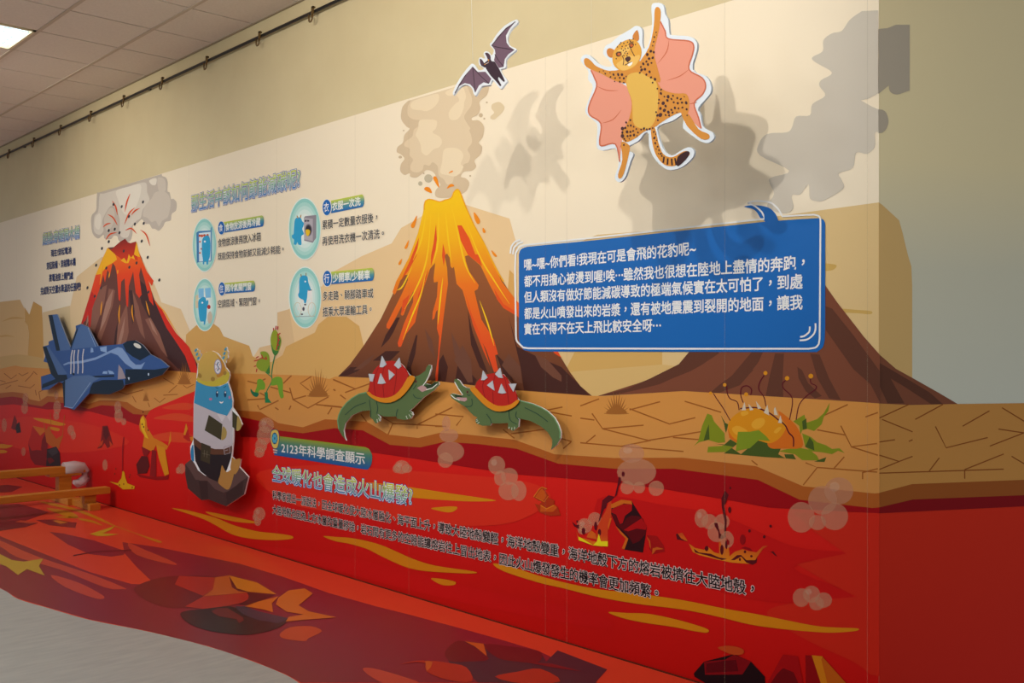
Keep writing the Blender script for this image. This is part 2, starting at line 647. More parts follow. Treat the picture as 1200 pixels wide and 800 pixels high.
flat('lava_glow', [P('126,290 135,298 137,304 132,308 125,312 118,321 112,322 119,306'), P('160,283 164,301 160,300 157,298'),
                   Z(4.706, 85, 270, '265,165 285,150 300,175 310,130 322,150 335,135 345,160 320,150 308,180 290,180')], '#f5b31e', v1, 6.1)
flat('crater', [Z(4.706, 85, 270, '197,98 215,105 235,85 262,62 290,45 305,65 320,70 350,60 352,100 360,165 345,160 320,150 285,170 260,150 235,130 200,118')],
     grad([(2.18, '#d63a1c'), (2.42, '#5c1f22')]), v1, 6.0)
flat('lava_streak', [stroke(sm(Z(*k, s), 4, False), 1.5, True) for s in ('162,390 158,430 155,468', '262,408 256,460 259,516', '330,408 328,450 337,502', '404,388 415,430 425,468',
                                                              '205,230 200,262', '250,215 248,240', '150,300 160,240 170,190', '455,395 500,440 530,490 580,570')], '#f2a01e', v1, 6.2)
# its smoke, sparks and thrown stones
k = (8.0, 90, 200)
s1 = flat('smoke_cloud', [P('116,225.5') + sm(Z(*k, '190,204 185,290 180,370 140,420 135,500 150,590 200,635 250,600 260,635 320,640 345,610 380,615 400,660 490,665 520,600 525,520 570,490 610,455 640,495 680,500 705,540 735,545 770,562 810,520 830,480 880,465 890,405 930,370 935,300 905,262 885,265 870,205 850,190 852,110 835,65 800,50'), 4, False)
                          + P('189.5,203.8')], '#c2b6a8', mu, 3, label='grey smoke above the dark volcano')
flat('smoke_puff', [sm(Z(*k, '215,225 200,380 165,430 160,560 210,600 250,560 240,470 280,380 320,330 360,350 400,450 400,560 420,620 480,620 510,530 560,470 600,440 620,360 680,280 660,200 640,110 480,150 260,212'))], '#dad0c0', s1, 3.3)
flat('smoke_puff', [sm(Z(*k, '640,330 700,260 740,200 830,200 880,280 860,420 830,450 800,470 770,520 740,470 700,480 660,440 620,420')),
                    sm(Z(*k, '755,75 800,65 830,100 830,190 770,190')), sm(Z(*k, '255,470 270,410 310,350 345,360 355,430 330,520 280,560'))], '#d0c4b4', s1, 3.5)
flat('smoke_puff', [sm(Z(*k, '370,190 480,150 590,125 600,200 560,330 500,400 440,400 390,280')), sm(Z(*k, '170,520 175,440 215,400 230,460 210,550')), sm(Z(*k, '680,90 745,70 740,130 700,130'))], '#e8dfce', s1, 3.7)
flat('spark', [stroke(sm(Z(*k, s), 4, False), 1.7, True) for s in ('330,280 365,340 380,415', '500,215 470,290 450,385', '545,345 490,400 445,505', '590,352 545,375 510,415',
               '290,408 340,440 380,510', '245,530 280,500 320,492', '455,560 510,540 560,590', '270,650 310,595 375,578', '595,553 650,600 685,705')], '#e2541f', mu, 6.6, label='orange spark trails')
flat('thrown_stone', [ell(x / 5, 200 + y / 5, 1.2, 2.0, 8, .3) for x, y in P('665,197 713,210 838,183 755,268 672,342 700,363 637,350 790,312 842,308 830,412 597,455 637,415 563,553 512,685 623,570 865,507 933,640 725,470 800,540 758,565 555,735 592,685 870,710')], '#3b3a40', mu, 6.8, label='small dark thrown stones')

# ---- yellow volcano in the middle
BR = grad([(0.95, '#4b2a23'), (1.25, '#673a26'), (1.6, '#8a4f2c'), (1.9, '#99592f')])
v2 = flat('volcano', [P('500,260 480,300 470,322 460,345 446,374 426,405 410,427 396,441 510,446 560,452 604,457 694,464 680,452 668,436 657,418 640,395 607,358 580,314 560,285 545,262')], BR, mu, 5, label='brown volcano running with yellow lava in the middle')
k = (5.335, 390, 310)
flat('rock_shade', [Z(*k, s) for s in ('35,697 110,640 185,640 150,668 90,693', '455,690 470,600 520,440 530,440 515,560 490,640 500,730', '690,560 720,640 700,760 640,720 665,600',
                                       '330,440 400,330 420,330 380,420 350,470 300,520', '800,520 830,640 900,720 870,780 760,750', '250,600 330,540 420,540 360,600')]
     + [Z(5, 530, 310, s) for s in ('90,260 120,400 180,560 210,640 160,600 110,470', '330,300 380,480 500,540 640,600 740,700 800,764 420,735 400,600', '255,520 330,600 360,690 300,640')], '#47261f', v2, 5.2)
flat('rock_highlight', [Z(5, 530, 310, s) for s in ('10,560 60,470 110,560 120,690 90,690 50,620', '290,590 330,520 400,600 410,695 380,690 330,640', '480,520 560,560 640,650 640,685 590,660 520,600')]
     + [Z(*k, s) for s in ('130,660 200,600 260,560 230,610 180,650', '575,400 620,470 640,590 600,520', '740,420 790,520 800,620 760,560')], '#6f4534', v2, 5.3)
LV2 = grad([(1.0, '#d83a20'), (1.4, '#e04e20'), (1.75, '#e8741c'), (2.0, '#efae12'), (2.2, '#f2c112')])
flat('lava_flow', [P('498,234.6 495.6,249.5 489.5,274 479,302 464,330 460,342 462,345.5 464,343 469,329 474,322 478,322 478,328 470,346 462,362 453,380 453,384 456,385.5 459,381 470.6,359 471.5,361 469.5,368 471,370 473,369 480,350 484.5,341 484,354 473,380 466,402 467,406.5 470,406 476,391 486.5,377.5 491,357 496,339 500,327 504,315 508,310 510,308 508,326 508.5,331 513,330 512,347.5 507,366 506.5,375 509,373 511,365 513,363 512,385 514.6,394 513.5,415 510,441 510.5,446.3 513,446 514.6,415 517.5,392.5 520,370 525,332.5 524,314 521,299 524,297 527,302 528,312 530,314.5 532.5,312 531.5,309 535,332.5 542,340 545,350 547,358 556,382 570,410 579,436 584,435 580,416 583.6,415 579,398 564,374 560,358 556,341 560,338.5 561,334 550,318 546,306 545,300 549,299 556,305 563,311 573,332 584,353 592,362 607,371 640,400 650,414 658,419 650,405 625,372 606,353 588,330 578,308 563.7,279 555,263.5 546,242.5 539,225 535.7,222 532,225 528.7,232 521,234.5 515,236.5 503.5,233.2')], LV2, v2, 5.8)
flat('lava_shade', [P('536,264 541,264 550,279 557,298 561,298 565,312 555,304 548,298 540,282'), P('491,278 488,300 478,318 470,328 480,306'), P('511,262 512,280 510.5,292 505,312 505,300 508,285'),
                    P('480,345 476,360 470,368 472,352'), P('503,313 497,335 488,362 490,345'), P('519,285 522,297 520,312 518,300'),
                    P('579,338 590,356 606,366 606,370 590,361 582,350'), P('545,342 552,366 562,390 575,430 566,410 554,380')], '#e0521e', v2, 6.0)
flat('lava_highlight', [stroke(sm(P(s), 4, False), 1.8, True) for s in ('505,248 502,290 496,318 484,345 474,362', '514,244 513,285 507,310', '522,248 525,278 529,308', '529,240 538,280 546,312 557,332',
                        '519,325 516,350 513,380', '547,262 562,300 580,330 597,356', '499,320 493,345 482,372 472,398', '562,352 572,380 579,405', '483,312 472,335 465,340', '499,250 494,280 484,305')], '#f4c51c', v2, 6.2)
flat('lava_rim', [stroke(sm(P('497,246 498,237 503.5,233.5 515,236.5 521,234.6 528.7,232 532,225 535.7,222 539,225 546,243 556,265 566,283 580,312 590,330'), 3, False), 1.6)], '#eda712', v2, 6.3)
flat('lava_drop', [sm(P(s), 4) for s in ('488.6,252.5 484.5,259 481.5,264 483,267 486,265', '479,281 475.5,287 474,290.5 476,291.5 478,288', '471,303 467.5,307 467,310 469,310 470.5,307',
                   '555.5,248.5 556,256 559,262 562,261.5 562,257', '566,266.6 565.5,271 567.5,273 569,271', '576,293 577.5,298 581,301 582,299',
                   '514.5,220 513,211 510.5,206.5 507.5,208 509,212', '506,226 503.5,220 499,219 497,221.5 500,224', '523.6,221 527,216 531,216 532,218 528,219', '525.5,203 529,200 531,200.5 529,202')],
     '#ec8a16', mu, 6.4, label='flying lava drops')

# smoke of the middle volcano
s2 = flat('smoke_cloud', [P('560,94') + P('478,118.2') + sm(P('474,122 471,127 470,139 476,148 480,151 474,158 472,167 466,172 465,178 470,181 474,186 470,192 469,200 474,205 480,203 481,207 488,208 495,203 500,199 508,202 513,211 516,217 511,222 510,229 516,232 530,231 545,225 550,215 546,209 540,207 544,201 553,200 558,195 556,188 563,181 565,172 561,167 566,160 567,148 561,141 554,141 553,138 560,134 563,127 562,119 570,112 573,103 573,92'), 4, False)],
          '#d2bb9a', mu, 4, label='brownish smoke above the yellow volcano')
flat('smoke_puff', [P('546,98.2') + P('482,117.2') + sm(P('478,124 478,135 485,140 492,141 490,148 485,152 483,160 475,166 474,171 480,174 480,182 484,187 481,194 482,200 489,202 495,199 497,193 503,194 507,190 513,195 514,205 520,210 524,216 530,214 533,206 541,203 543,193 549,190 551,182 548,175 553,167 552,158 550,153 551,150 547,144 544,137 547,131 552,124 553,115 550,107'), 4, False)], '#e0caa8', s2, 4.3)
flat('smoke_puff', [sm(P('481,124 484,128 492,129 500,130 508,126 514,118 513,110 500,113 485,118')), sm(P('492,141 505,140 512,142 511,150 507,155 515,160 518,166 515,172 508,175 503,180 499,182 494,178 493,170 490,163 487,158 490,150')),
                    sm(P('520,176 528,173 538,175 543,182 540,192 543,196 535,206 524,205 516,202 518,190')), sm(P('528,140 526,132 533,122 538,118 535,112 525,112 523,107 540,101 546,112 544,120 543,128 537,139'))], '#ead6b4', s2, 4.6)
flat('smoke_drop', [sm(P('577,122 585,119.5 591,125 589,131 583,137 579,140 575,139 575,136 579,132 576,127'))], '#dcc7a2', mu, 4.2)
flat('smoke_speck', [ell(469, 184, 2.2, 1.7, 10), ell(563.5, 135, 2.4, 2.6, 10), ell(567.5, 139, 1.2, 1.2, 8), ell(570.5, 120, 1.2, 1.2, 8), ell(473, 153, 1, 1, 8), ell(551, 206, 1.2, 1.2, 8), ell(496.5, 203, 1.1, 1.1, 8)], '#cbb493', mu, 4.2)
flat('thrown_pebble', [ell(502, 209, 4.8, 4.9), ell(492.5, 215, 2.5, 2.6)], '#c0b398', mu, 4.4, label='grey pebble')

# ---- brown volcano on the right with its smoke
v3 = flat('volcano', [P('700,464 752,447.5 791,432 819,413.6 850,380 878,300 885,270 930,268 945,290 967,334 981,354 995,372 1012,394 1031,415.5 1031,473 1010,471 900,465 801,458')], '#7a4631', mu, 5, label='plain brown volcano behind the speech bubble')
k = (3.6363, 680, 410)
flat('rock_shade', [Z(*k, s) for s in ('90,192 200,165 300,120 420,60 520,-60 600,-60 590,15 520,62 470,90 390,122 340,145 250,168 150,190', '725,15 645,110 590,150 545,190 590,183 680,150 715,110 760,50 800,-40 760,-40',
                                       '740,84 690,100 655,118 640,136 670,130 715,108', '830,15 868,15 862,120 865,200 790,196 805,120', '925,72 945,85 970,140 1030,196 1000,206 960,175 930,120',
                                       '980,15 1020,20 1060,120 1110,212 1060,206 1010,120')]
     + [Z(4, 900, 300, s) for s in ('270,235 300,245 400,370 525,540 525,686 480,600 400,530 270,345',)], '#5f3829', v3, 5.3)

SMOKE3 = P('1029,12') + sm(P('1010,13 996,23 986.5,36 975,39 965,47 964,60 952,67 955.6,73 975,85 962,94 960.5,101 967,112 952,122 949,135 933,136.5 928,149.5 921.5,155 899,157 889,169 890.6,182 925,200 903.6,208 902,214.5 907,227.5 899,242 918,250 929.6,244 928,229 938,227.5 947.5,216 949,232 957,235.6 967,234 988,221 986.5,211 983,203 999.5,196.6 1003,179 1016,180 1025,172 1025.5,156 1029.6,155'), 4, False) + P('1029.3,128 1022,125 1009,117.6 1019,115 1029.2,109')
flat('smoke_cloud', [SMOKE3], '#cbc2b2', mu, 4, label='large grey smoke shape at the wall corner')

# ---- cracked ground
LT = '0,460.5 14.6,459 27,460.5 35,467.7 46,470 55,464 73,465 104,473 117,469 134,469 149,471 159.5,478 168,481 176,480.5'
LBT = '174,486 156,485 142.5,476 119,474.6 104,479 74,472 57,470.6 49,476 34,473.5 25,466 14.6,464.5 0,466'
gt = '-120,440 0,432 18,428 26,430 51,431.5 198,434 222,436 232,437 290,437.7 365,440 386,444 393,441 510,446 560,452 604,457 693,463.6 706,464 801,458 1010,471 1030.5,472.6'
RT = '272,480 305,482.5 326,495.5 355,500.5 381,491 430,494 455,509 490.5,513 515,507 543,508.5 603,515 650,532 720,536.5 800,536 886,546 941,569.5 1025,578 1030.5,577.4'
RB = '1030.5,594.3 1022,595 937,585.3 888,562 790,549 720,549 654,543 605,525.5 560,520 521,517.5 492,524 457,521 425,504 392,501.5 355,507.5 325,504 309,494 272,486'
gnd = flat('cracked_ground', [P(gt) + P(RT)[::-1] + P('268,476 258,462 232,456 229.5,458 214,464 196.5,472 184,477') + P(LT)[::-1] + P('-120,455')], grad([(0.95, '#c98c48'), (1.12, '#cf8f45'), (1.36, '#cd8a42')]), mu, 6.9, label='cracked tan ground strip')
flat('ground_lip', [P('-120,455') + P(LT) + P(LBT) + P('-120,462'), P(RT) + P(RB)], '#a85a20', mu, 7.1, label='brown broken edge of the ground')


# ---- cracks
def segs(k, ox, oy, s):
    return [Z(k, ox, oy, q) for q in s.split(';')]


CR = segs(3.6363, 680, 410, '0,238 80,208;50,270 95,335 270,320;210,250 380,315 490,288;210,255 340,220;445,218 600,265;95,335 290,385 530,345;25,395 65,362;0,395 175,410 440,432;175,410 300,385;395,372 510,382;1010,340 1130,362;1110,322 1155,412 1265,398;1040,278 1140,232;0,290 60,298;730,470 755,490;960,480 1010,500 950,575;1010,500 1265,520;1080,505 1125,455;1155,412 1268,448;1203,520 1203,550;1203,522 1268,505;1215,285 1268,266')
CR += segs(6.154, 380, 400, '65,275 220,340;150,368 325,305;65,345 80,355;115,385 155,415;0,462 130,475;55,475 25,525;265,525 305,578;460,670 495,590 400,535;495,590 670,600 670,630;670,600 923,475;670,600 880,612;830,285 770,345')
CR += segs(6.67, 510, 410, '165,590 220,520 0,500;0,597 60,597;530,620 620,690;590,655 960,605;850,475 995,445;870,480 1067,515;980,690 1067,715;1000,770 1060,720')
CR += segs(7.27, 290, 370, '0,555 75,575 155,535;305,575 375,508;545,515 450,575 520,630;730,540 800,570;0,715 150,705;195,605 370,655;360,612 388,712 515,785 690,690;388,712 500,680;85,760 105,798 265,720;735,625 750,637;585,755 800,775;235,780 265,800;355,798 370,765;105,655 150,680')
CRS = segs(6.154, 0, 430, '30,45 80,85 120,55;135,45 160,62 205,40;180,105 215,70 240,40;240,30 268,55;0,95 40,108;0,130 130,95;80,130 40,155;130,135 220,150 250,125;255,165 262,205;280,180 290,235;280,180 320,160')
CRS += segs(4.707, 100, 430, '230,85 260,80;180,135 230,150 320,125;260,160 280,195;345,195 355,220;380,170 410,195 440,170;430,155 510,150;460,140 505,100;540,100 560,115 600,95;430,60 490,95')
flat('crack', [stroke(q, 1.5) for q in CR] + [stroke(q, 0.9) for q in CRS], '#9a5820', mu, 7.3, label='thin brown cracks in the ground')


def bush(cx, cy, wd, ht, parent=mu, m='#9c6128'):
    ps = []
    n = 13
    for i in range(n):
        a = math.pi * (0.04 + 0.92 * i / (n - 1))
        r = 0.62 + 0.38 * math.sin(a) + (0.08 if i % 2 else -0.05)
        tx, ty = cx - math.cos(a) * wd / 2 * (1.0 if i % 2 else .9), cy - math.sin(a) * ht * r
        bw = wd * 0.05
        ps.append([(cx - math.cos(a) * wd * .12 - bw, cy), (tx, ty), (cx - math.cos(a) * wd * .12 + bw, cy)])
    ps.append(sm([(cx - wd * .34, cy), (cx - wd * .22, cy - ht * .22), (cx, cy - ht * .3), (cx + wd * .22, cy - ht * .22), (cx + wd * .34, cy)]))
    b = flat('dry_bush', ps, m, parent, 7.6, rest='blade')
    flat('bush_shadow_print', [ell(cx, cy + 0.3, wd * .45, ht * .045)], '#a5682d', b, 7.45)
    return b


bush(722.5, 484, 33, 25)['label'] = 'dry spiky bush below the speech bubble'
bush(373, 463.5, 30, 31)['label'] = 'dry spiky bush left of the yellow volcano'
bush(216, 449, 19, 25)['label'] = 'dry spiky bush left of the helmet'
bush(171, 469, 9, 12)['label'] = 'tiny dry bush under the jet nose'

# ---- lava below the ground
LAVA = grad([(0.0, '#b80e08'), (0.35, '#c81410'), (0.8, '#d31c14'), (1.2, '#d8261a')])
rect3('printed_lava', -15.4, CX, 0.0, 1.22, LAVA, 1.6, label='red printed lava field')
flat('dark_band', [P('-120,462') + P(LBT)[::-1] + P('170,500 164,498.5 142,490.5 130,488.5 105.6,482 74,479 55,479.6 32.5,476 16,473.5 0,474.7 -120,474'),
                   P(RB)[::-1] + P('272,511 317,513 380,520.5 436,530 485,537 560,549 610,556 650,559 720,565 776,572.5 856,586 900,594.4 1030.5,601.2')[::-1]], '#97050f', mu, 6.7, label='dark red band under the ground edge')
flat('lava_river', [sm(P('232,450 229.5,457 214,464 196.5,471.5 184,476.5 176,481 172,487 164,500'), 4, False) + P('220,560 262,580 290,560 280,500 268,476 256,455')], LAVA, mu, 7.2, label='red lava river at the foot of the dark volcano')
flat('lava_shimmer', [sm(P('180,490 205,484 226,488 226,494 200,492')), sm(P('176,512 200,506 226,510 226,518 196,517')), sm(P('190,478 212,472 226,474 220,480'))], '#d4431f', mu, 7.35)
flat('lava_tint', [sm(P('300,556 360,545 430,548 540,556 620,565 645,585 600,612 520,615 420,604 340,590')), sm(P('-20,500 30,488 90,494 130,505 150,520 90,530 20,525'))], '#d42c19', mu, 6.0)
flat('lava_tint', [P('930,600 1030.2,600 1030.2,712 1004,699 970,682 934,661 960,655 992,648.5 953,622'), P('1030.2,702') + sm(P('1004,699 920,708 900,722 950,752 1000,775 1020,790'), 4, False) + P('1030.2,792')], '#c62614', mu, 6.0)
flat('lava_tint', [sm(P('700,585 780,592 850,606 930,640 992,648 930,665 1000,699 900,705 800,680 720,660')), sm(P('300,640 420,655 560,690 700,720 700,735 540,705 400,670'))], '#c01110', mu, 5.7)

YS = [Z(3.81, 200, 430, '5,630 60,636 120,650 200,672 280,705 340,722 400,735 470,742 540,753 540,766 470,772 380,768 310,757 260,740 205,708 150,680 80,655'),
      Z(3.81, 200, 430, '155,645 220,655 300,672 380,690 380,697 290,690 200,668'),
      Z(4, 310, 490, '275,552 340,556 400,560 480,575 550,595 620,625 700,660 800,690 980,717 976,727 860,723 750,715 680,702 620,680 540,642 480,612 400,588 330,575'),
      Z(4, 310, 490, '780,750 830,752 892,765 890,780 850,783 815,774'),
      Z(4, 310, 490, '470,302 600,312 700,325 860,350 1065,380 1062,388 930,388 700,372 560,350'),
      Z(4, 310, 490, '780,422 840,414 900,414 896,430 870,440 835,437'),
      P('578,660 600,664 627,673 660,682 700,690 745,695 800,703 850,713 890,720 952,732.5 980,735 1004.5,736 1003,739 978,741 952,740 910,736 877,731 840,722 800,714 745,707 700,699 660,689 630,682 590,669'),
      P('713,717 735,718 760,719 790,725 817,732.5 830,737.5 828,741 812,739 790,734.5 753,729 728,723.5'),
      P('0,520 8,521 15,522 8,525 0,525 -30,523'), P('0,527 6,527.5 8.5,529.5 0,531 -30,530'), P('39,489.6 55,491 66,493.5 77,497 68,498.5 48,494'), P('59,500 66,501 70,502.5 68,505 60,503')]
for i, q in enumerate(YS):
    flat('lava_streak', [sm(q, 4)], '#cf8410' if i > 3 else '#c97c10', mu, 7.5)

# steam puffs
PUFF = [('308,508', [(312, 498, 9, 9), (310, 510, 9, 11), (306, 522, 7, 8), (304, 530, 6, 6)]),
        ('525,510', [(523, 496, 5, 9), (526, 510, 11, 8), (528, 529, 16, 12), (522, 539, 9, 9)]),
        ('595,560', [(582, 545, 10, 11), (597, 558, 10, 10), (596, 575, 12, 11), (608, 575, 9, 12), (586, 560, 7, 9)]),
        ('745,550', [(740, 531, 15, 11), (746, 553, 23, 16), (735, 571, 8, 8), (749, 571, 7, 7), (769, 572, 9, 9)]),
        ('690,612', [(685, 616, 9, 9), (697, 608, 8, 8), (682, 621, 5, 5)]),
        ('835,615', [(822, 607, 8, 11), (831, 611, 9, 9), (846, 611, 9, 9), (840, 623, 11, 12), (852, 632, 8, 10)]),
        ('970,590', [(983, 575, 17, 16), (964, 586, 17, 17), (939, 606, 16, 18), (978, 605, 16, 16), (958, 612, 10, 9)]),
        ('951,700', [(951, 696, 10, 10), (939, 700, 10, 11), (965, 703, 10, 9), (957, 707, 9, 8)]),
        ('471,548', [(471, 547, 9, 8), (465, 549, 5, 5), (477, 549, 6, 5)]),
        ('30,470', [(30, 467, 3.5, 7), (29, 478, 4, 7)]), ('66,475', [(66, 463, 2.5, 5), (67, 477, 4.5, 8), (66, 487, 3.5, 5)]),
        ('5,498', [(5, 498, 3, 8)]), ('84,507', [(83, 504, 4, 6), (86, 510, 3, 5)]), ('27,529', [(27.5, 529, 2.5, 5)]), ('123,545', [(123, 544.6, 3, 6.5)]),
        ('139,482', [(138, 477, 4, 7), (139, 487, 5, 8), (145, 494, 3, 4)]), ('212,549', [(212.6, 549, 4.5, 6), (209, 551, 3, 4)]), ('303,606', [(304, 602, 7, 8), (302, 611, 4, 5), (299, 606, 3, 4)])]
for i, (_, cs) in enumerate(PUFF):
    p = flat('steam_puff', [ell(*c) for c in cs[:1]], veil('#d99c78', 0.40), mu, 8.0)
    for j, c in enumerate(cs[1:]):
        flat('puff_lobe', [ell(*c)], veil('#d99c78', 0.40), p, 8.0 + 0.15 * (j + 1))
    c = cs[0]
    if c[2] > 6:
        flat('puff_shine', [ell(c[0] - c[2] * .3, c[1] - c[3] * .3, c[2] * .35, c[3] * .35)], veil('#f0d0b0', 0.2), p, 8.9)

# rocks and flames in the lava
FL = grad([(0.30, '#f0d018'), (0.42, '#ee9a16'), (0.55, '#c9401a')])


def cluster(name, label, base, shapes, lay=8.2):
    r = flat(name, base[0], base[1], mu, lay, label=label, rest='rock_piece')
    for j, (nm, pl, m) in enumerate(shapes):
        flat(nm, pl, m, r, lay + 0.3 * (j + 1))
    return r


k = (6.154, 0, 430)
cluster('lava_rock', 'small dark rock in the lava at the far left', ([Z(*k, '80,440 95,380 105,345 122,385 118,455 95,450')], '#7a1416'), [('rock_face', [Z(*k, '120,410 140,395 152,470 120,477 112,440')], '#2a1a1e')])
k = (5, 0, 480)
cluster('lava_rock', 'tall red and black rock with orange flame at the far left', ([Z(*k, '165,190 180,150 190,100 265,110 290,190 275,330 205,325 180,280')], '#b81e16'),
        [('rock_shade', [Z(*k, '165,195 185,240 215,235 265,240 275,330 205,322 178,285'), Z(*k, '265,135 280,180 276,290 240,230 245,180')], '#7c1216'),
         ('rock_facet', [Z(*k, '190,93 265,110 265,125 235,152')], '#c96a18'),
         ('flame', [Z(*k, '252,60 270,120 288,90 300,130 330,170 345,160 372,148 352,200 345,228 300,215 272,190'), stroke(Z(*k, '295,20 300,100'), .7), stroke(Z(*k, '378,30 365,160'), .7)], '#b85a18'),
         ('rock_face', [Z(*k, '275,230 330,215 350,250 355,330 270,330')], '#2b1d20'), ('rock_facet', [Z(*k, '276,240 330,217 342,250 305,270')], '#3d3438'), ('rock_facet', [Z(*k, '275,285 300,280 320,300 290,318')], '#6a1519')])
cluster('lava_rock', 'small brown rock in the lava below the jet', ([Z(*k, '600,95 630,92 645,140 662,205 630,225 612,195 595,222 570,228 590,190')], '#7b1614'),
        [('rock_shade', [Z(*k, '606,100 630,98 640,150 620,180 605,150')], '#5a1416'), ('rock_facet', [Z(*k, '590,190 605,175 600,205 575,222'), Z(*k, '640,180 660,205 645,215')], '#c3401a')])
cluster('flame_fountain', 'thin yellow flame fountain right of the balance beams', ([Z(*k, '640,420 690,430 712,400 718,355 728,365 735,400 745,430 790,448 786,464 720,466 690,442')], '#d3a016'),
        [('flame_stem', [Z(*k, '722,160 730,160 722,240 720,360 714,360 714,230')], '#9c0c10'), ('flame_speck', [ell(*p, .7, 1.2, 6) for p in Z(*k, '678,345 672,375 762,380 758,395 700,440 725,435 775,455')], '#7c2a12')])
cluster('flame_fountain', 'tall orange flame plume left of the helmeted figure', ([Z(*k, '815,90 825,45 840,30 858,60 862,100 900,165 950,188 985,212 1000,120 1003,180 975,235 915,205 900,235 850,250 835,220 845,150 820,120')], '#d07a18'),
        [('flame_column', [Z(*k, '915,205 965,222 990,375 965,387 930,280')], '#d28a14'), ('rock_shade', [Z(*k, '890,235 915,240 915,392 878,388'), Z(*k, '830,215 880,240 850,290 835,250')], '#861014'),
         ('rock_face', [Z(*k, '798,320 830,270 865,275 876,330 860,372 808,376')], '#571416'), ('rock_shade', [Z(*k, '798,375 880,392 960,390 990,382 985,408 920,412 820,395')], '#8e0c10'),
         ('flame_glow', [Z(*k, '822,60 838,38 850,70 848,120 870,170 850,160 828,110')], '#e0b01c'), ('flame_speck', [ell(*p, .8, 1.3, 6) for p in Z(*k, '833,85 842,100 868,120 838,12')], '#5c2012')])
cluster('lava_rock', 'small orange rock left of the helmeted figure', ([Z(*k, '1075,165 1085,85 1098,95 1110,150 1140,160 1140,190 1100,182')], '#b41c14'), [('flame', [Z(*k, '1075,145 1090,78 1100,110 1085,150'), Z(*k, '1112,160 1140,155 1140,186 1118,182')], '#d2821a')])
k = (5.333, 500, 470)
cluster('lava_rock', 'pair of orange rocks below the steam at mid wall', ([Z(*k, '668,598 700,550 718,533 755,545 740,556 762,590 735,632 700,622'), Z(*k, '675,640 712,650 705,640 760,600 800,620 795,645 820,660 836,712 770,716 705,695')], '#a8300f'),
        [('rock_facet', [Z(*k, '680,595 705,560 720,545 735,560 750,590 730,620'), Z(*k, '712,655 750,668 800,645 815,665 790,690 710,690')], '#c25214'), ('rock_highlight', [stroke(Z(*k, '668,598 702,550 720,536 752,548'), .8), stroke(Z(*k, '712,650 750,672 795,650'), 1), stroke(Z(*k, '680,598 735,628 760,592'), .7)], '#d67a1c')])
k = (6.664, 650, 550)
cluster('flame_fountain', 'yellow flame beside the black rock under the bubble', ([Z(*k, '168,478 185,520 210,532 260,545 300,560 330,560 330,480 345,420 365,380 395,330 430,235 442,240 445,290 440,400 415,470 415,600 360,602 300,592 185,552')], FL),
        [('lava_splash', [Z(*k, '135,405 165,432 190,430 190,465 150,440'), Z(*k, '372,240 420,200 470,212 440,245 410,262 400,300 385,310 355,392 340,412 360,330'), Z(*k, '468,215 490,120 500,58 515,60 520,92 500,130 485,200')]
          + [ell(*p) for p in ((650 + 350 / 6.664, 550 + 490 / 6.664, 2, 4), (650 + 225 / 6.664, 550 + 480 / 6.664, 2.2, 4), (650 + 320 / 6.664, 550 + 440 / 6.664, 1.8, 5), (650 + 535 / 6.664, 550 + 35 / 6.664, 1.8, 3), (650 + 335 / 6.664, 550 + 572 / 6.664, 1, 1), (650 + 175 / 6.664, 550 + 405 / 6.664, 1, 1.5))], '#5a0d18'),
         ('flame_tongue', [Z(*k, '260,500 285,475 320,500 330,545 250,530'), Z(*k, '430,380 446,380 420,470 415,440')], '#d2601a'), ('flame_glow', [Z(*k, '185,525 210,535 300,590 330,560 345,500 360,560 415,560 415,600 300,592 190,552')], '#e6d61c')])
cluster('lava_rock', 'large black and red rock under the speech bubble', ([Z(*k, '440,345 445,270 520,235 600,245 640,310 680,375 720,450 690,648 545,625 575,540 480,440')], '#2d0d12'),
        [('rock_shade', [Z(*k, '530,430 560,380 600,358 660,365 690,385 720,450 712,500 660,560 610,580 590,540 560,500 480,430 440,345 475,352 510,425')], '#57070f'),
         ('rock_face', [Z(*k, '445,310 530,270 605,270 602,320 550,360 530,420 510,425 480,352 442,335'), Z(*k, '540,472 610,425 680,380 720,440 712,470 640,460 575,482')], '#a80c10'),
         ('rock_highlight', [Z(*k, '440,272 520,235 600,245 606,272 540,265 460,300 440,300'), Z(*k, '475,440 575,540 545,622 525,615 556,540 515,500')], '#c8641a')])
cluster('lava_rock', 'small round red rock at the foot of the black rock', ([Z(*k, '718,510 800,520 850,590 862,640 770,662 740,620 745,560')], '#9c1010'), [('rock_highlight', [Z(*k, '718,522 745,555 752,620 742,600 735,560'), Z(*k, '760,662 765,615 800,605 852,620 790,628 775,650')], '#c0581a')])
k = (6.664, 780, 560)
FL2 = grad([(0.42, '#e8c81c'), (0.5, '#e0941a'), (0.62, '#c04418')])
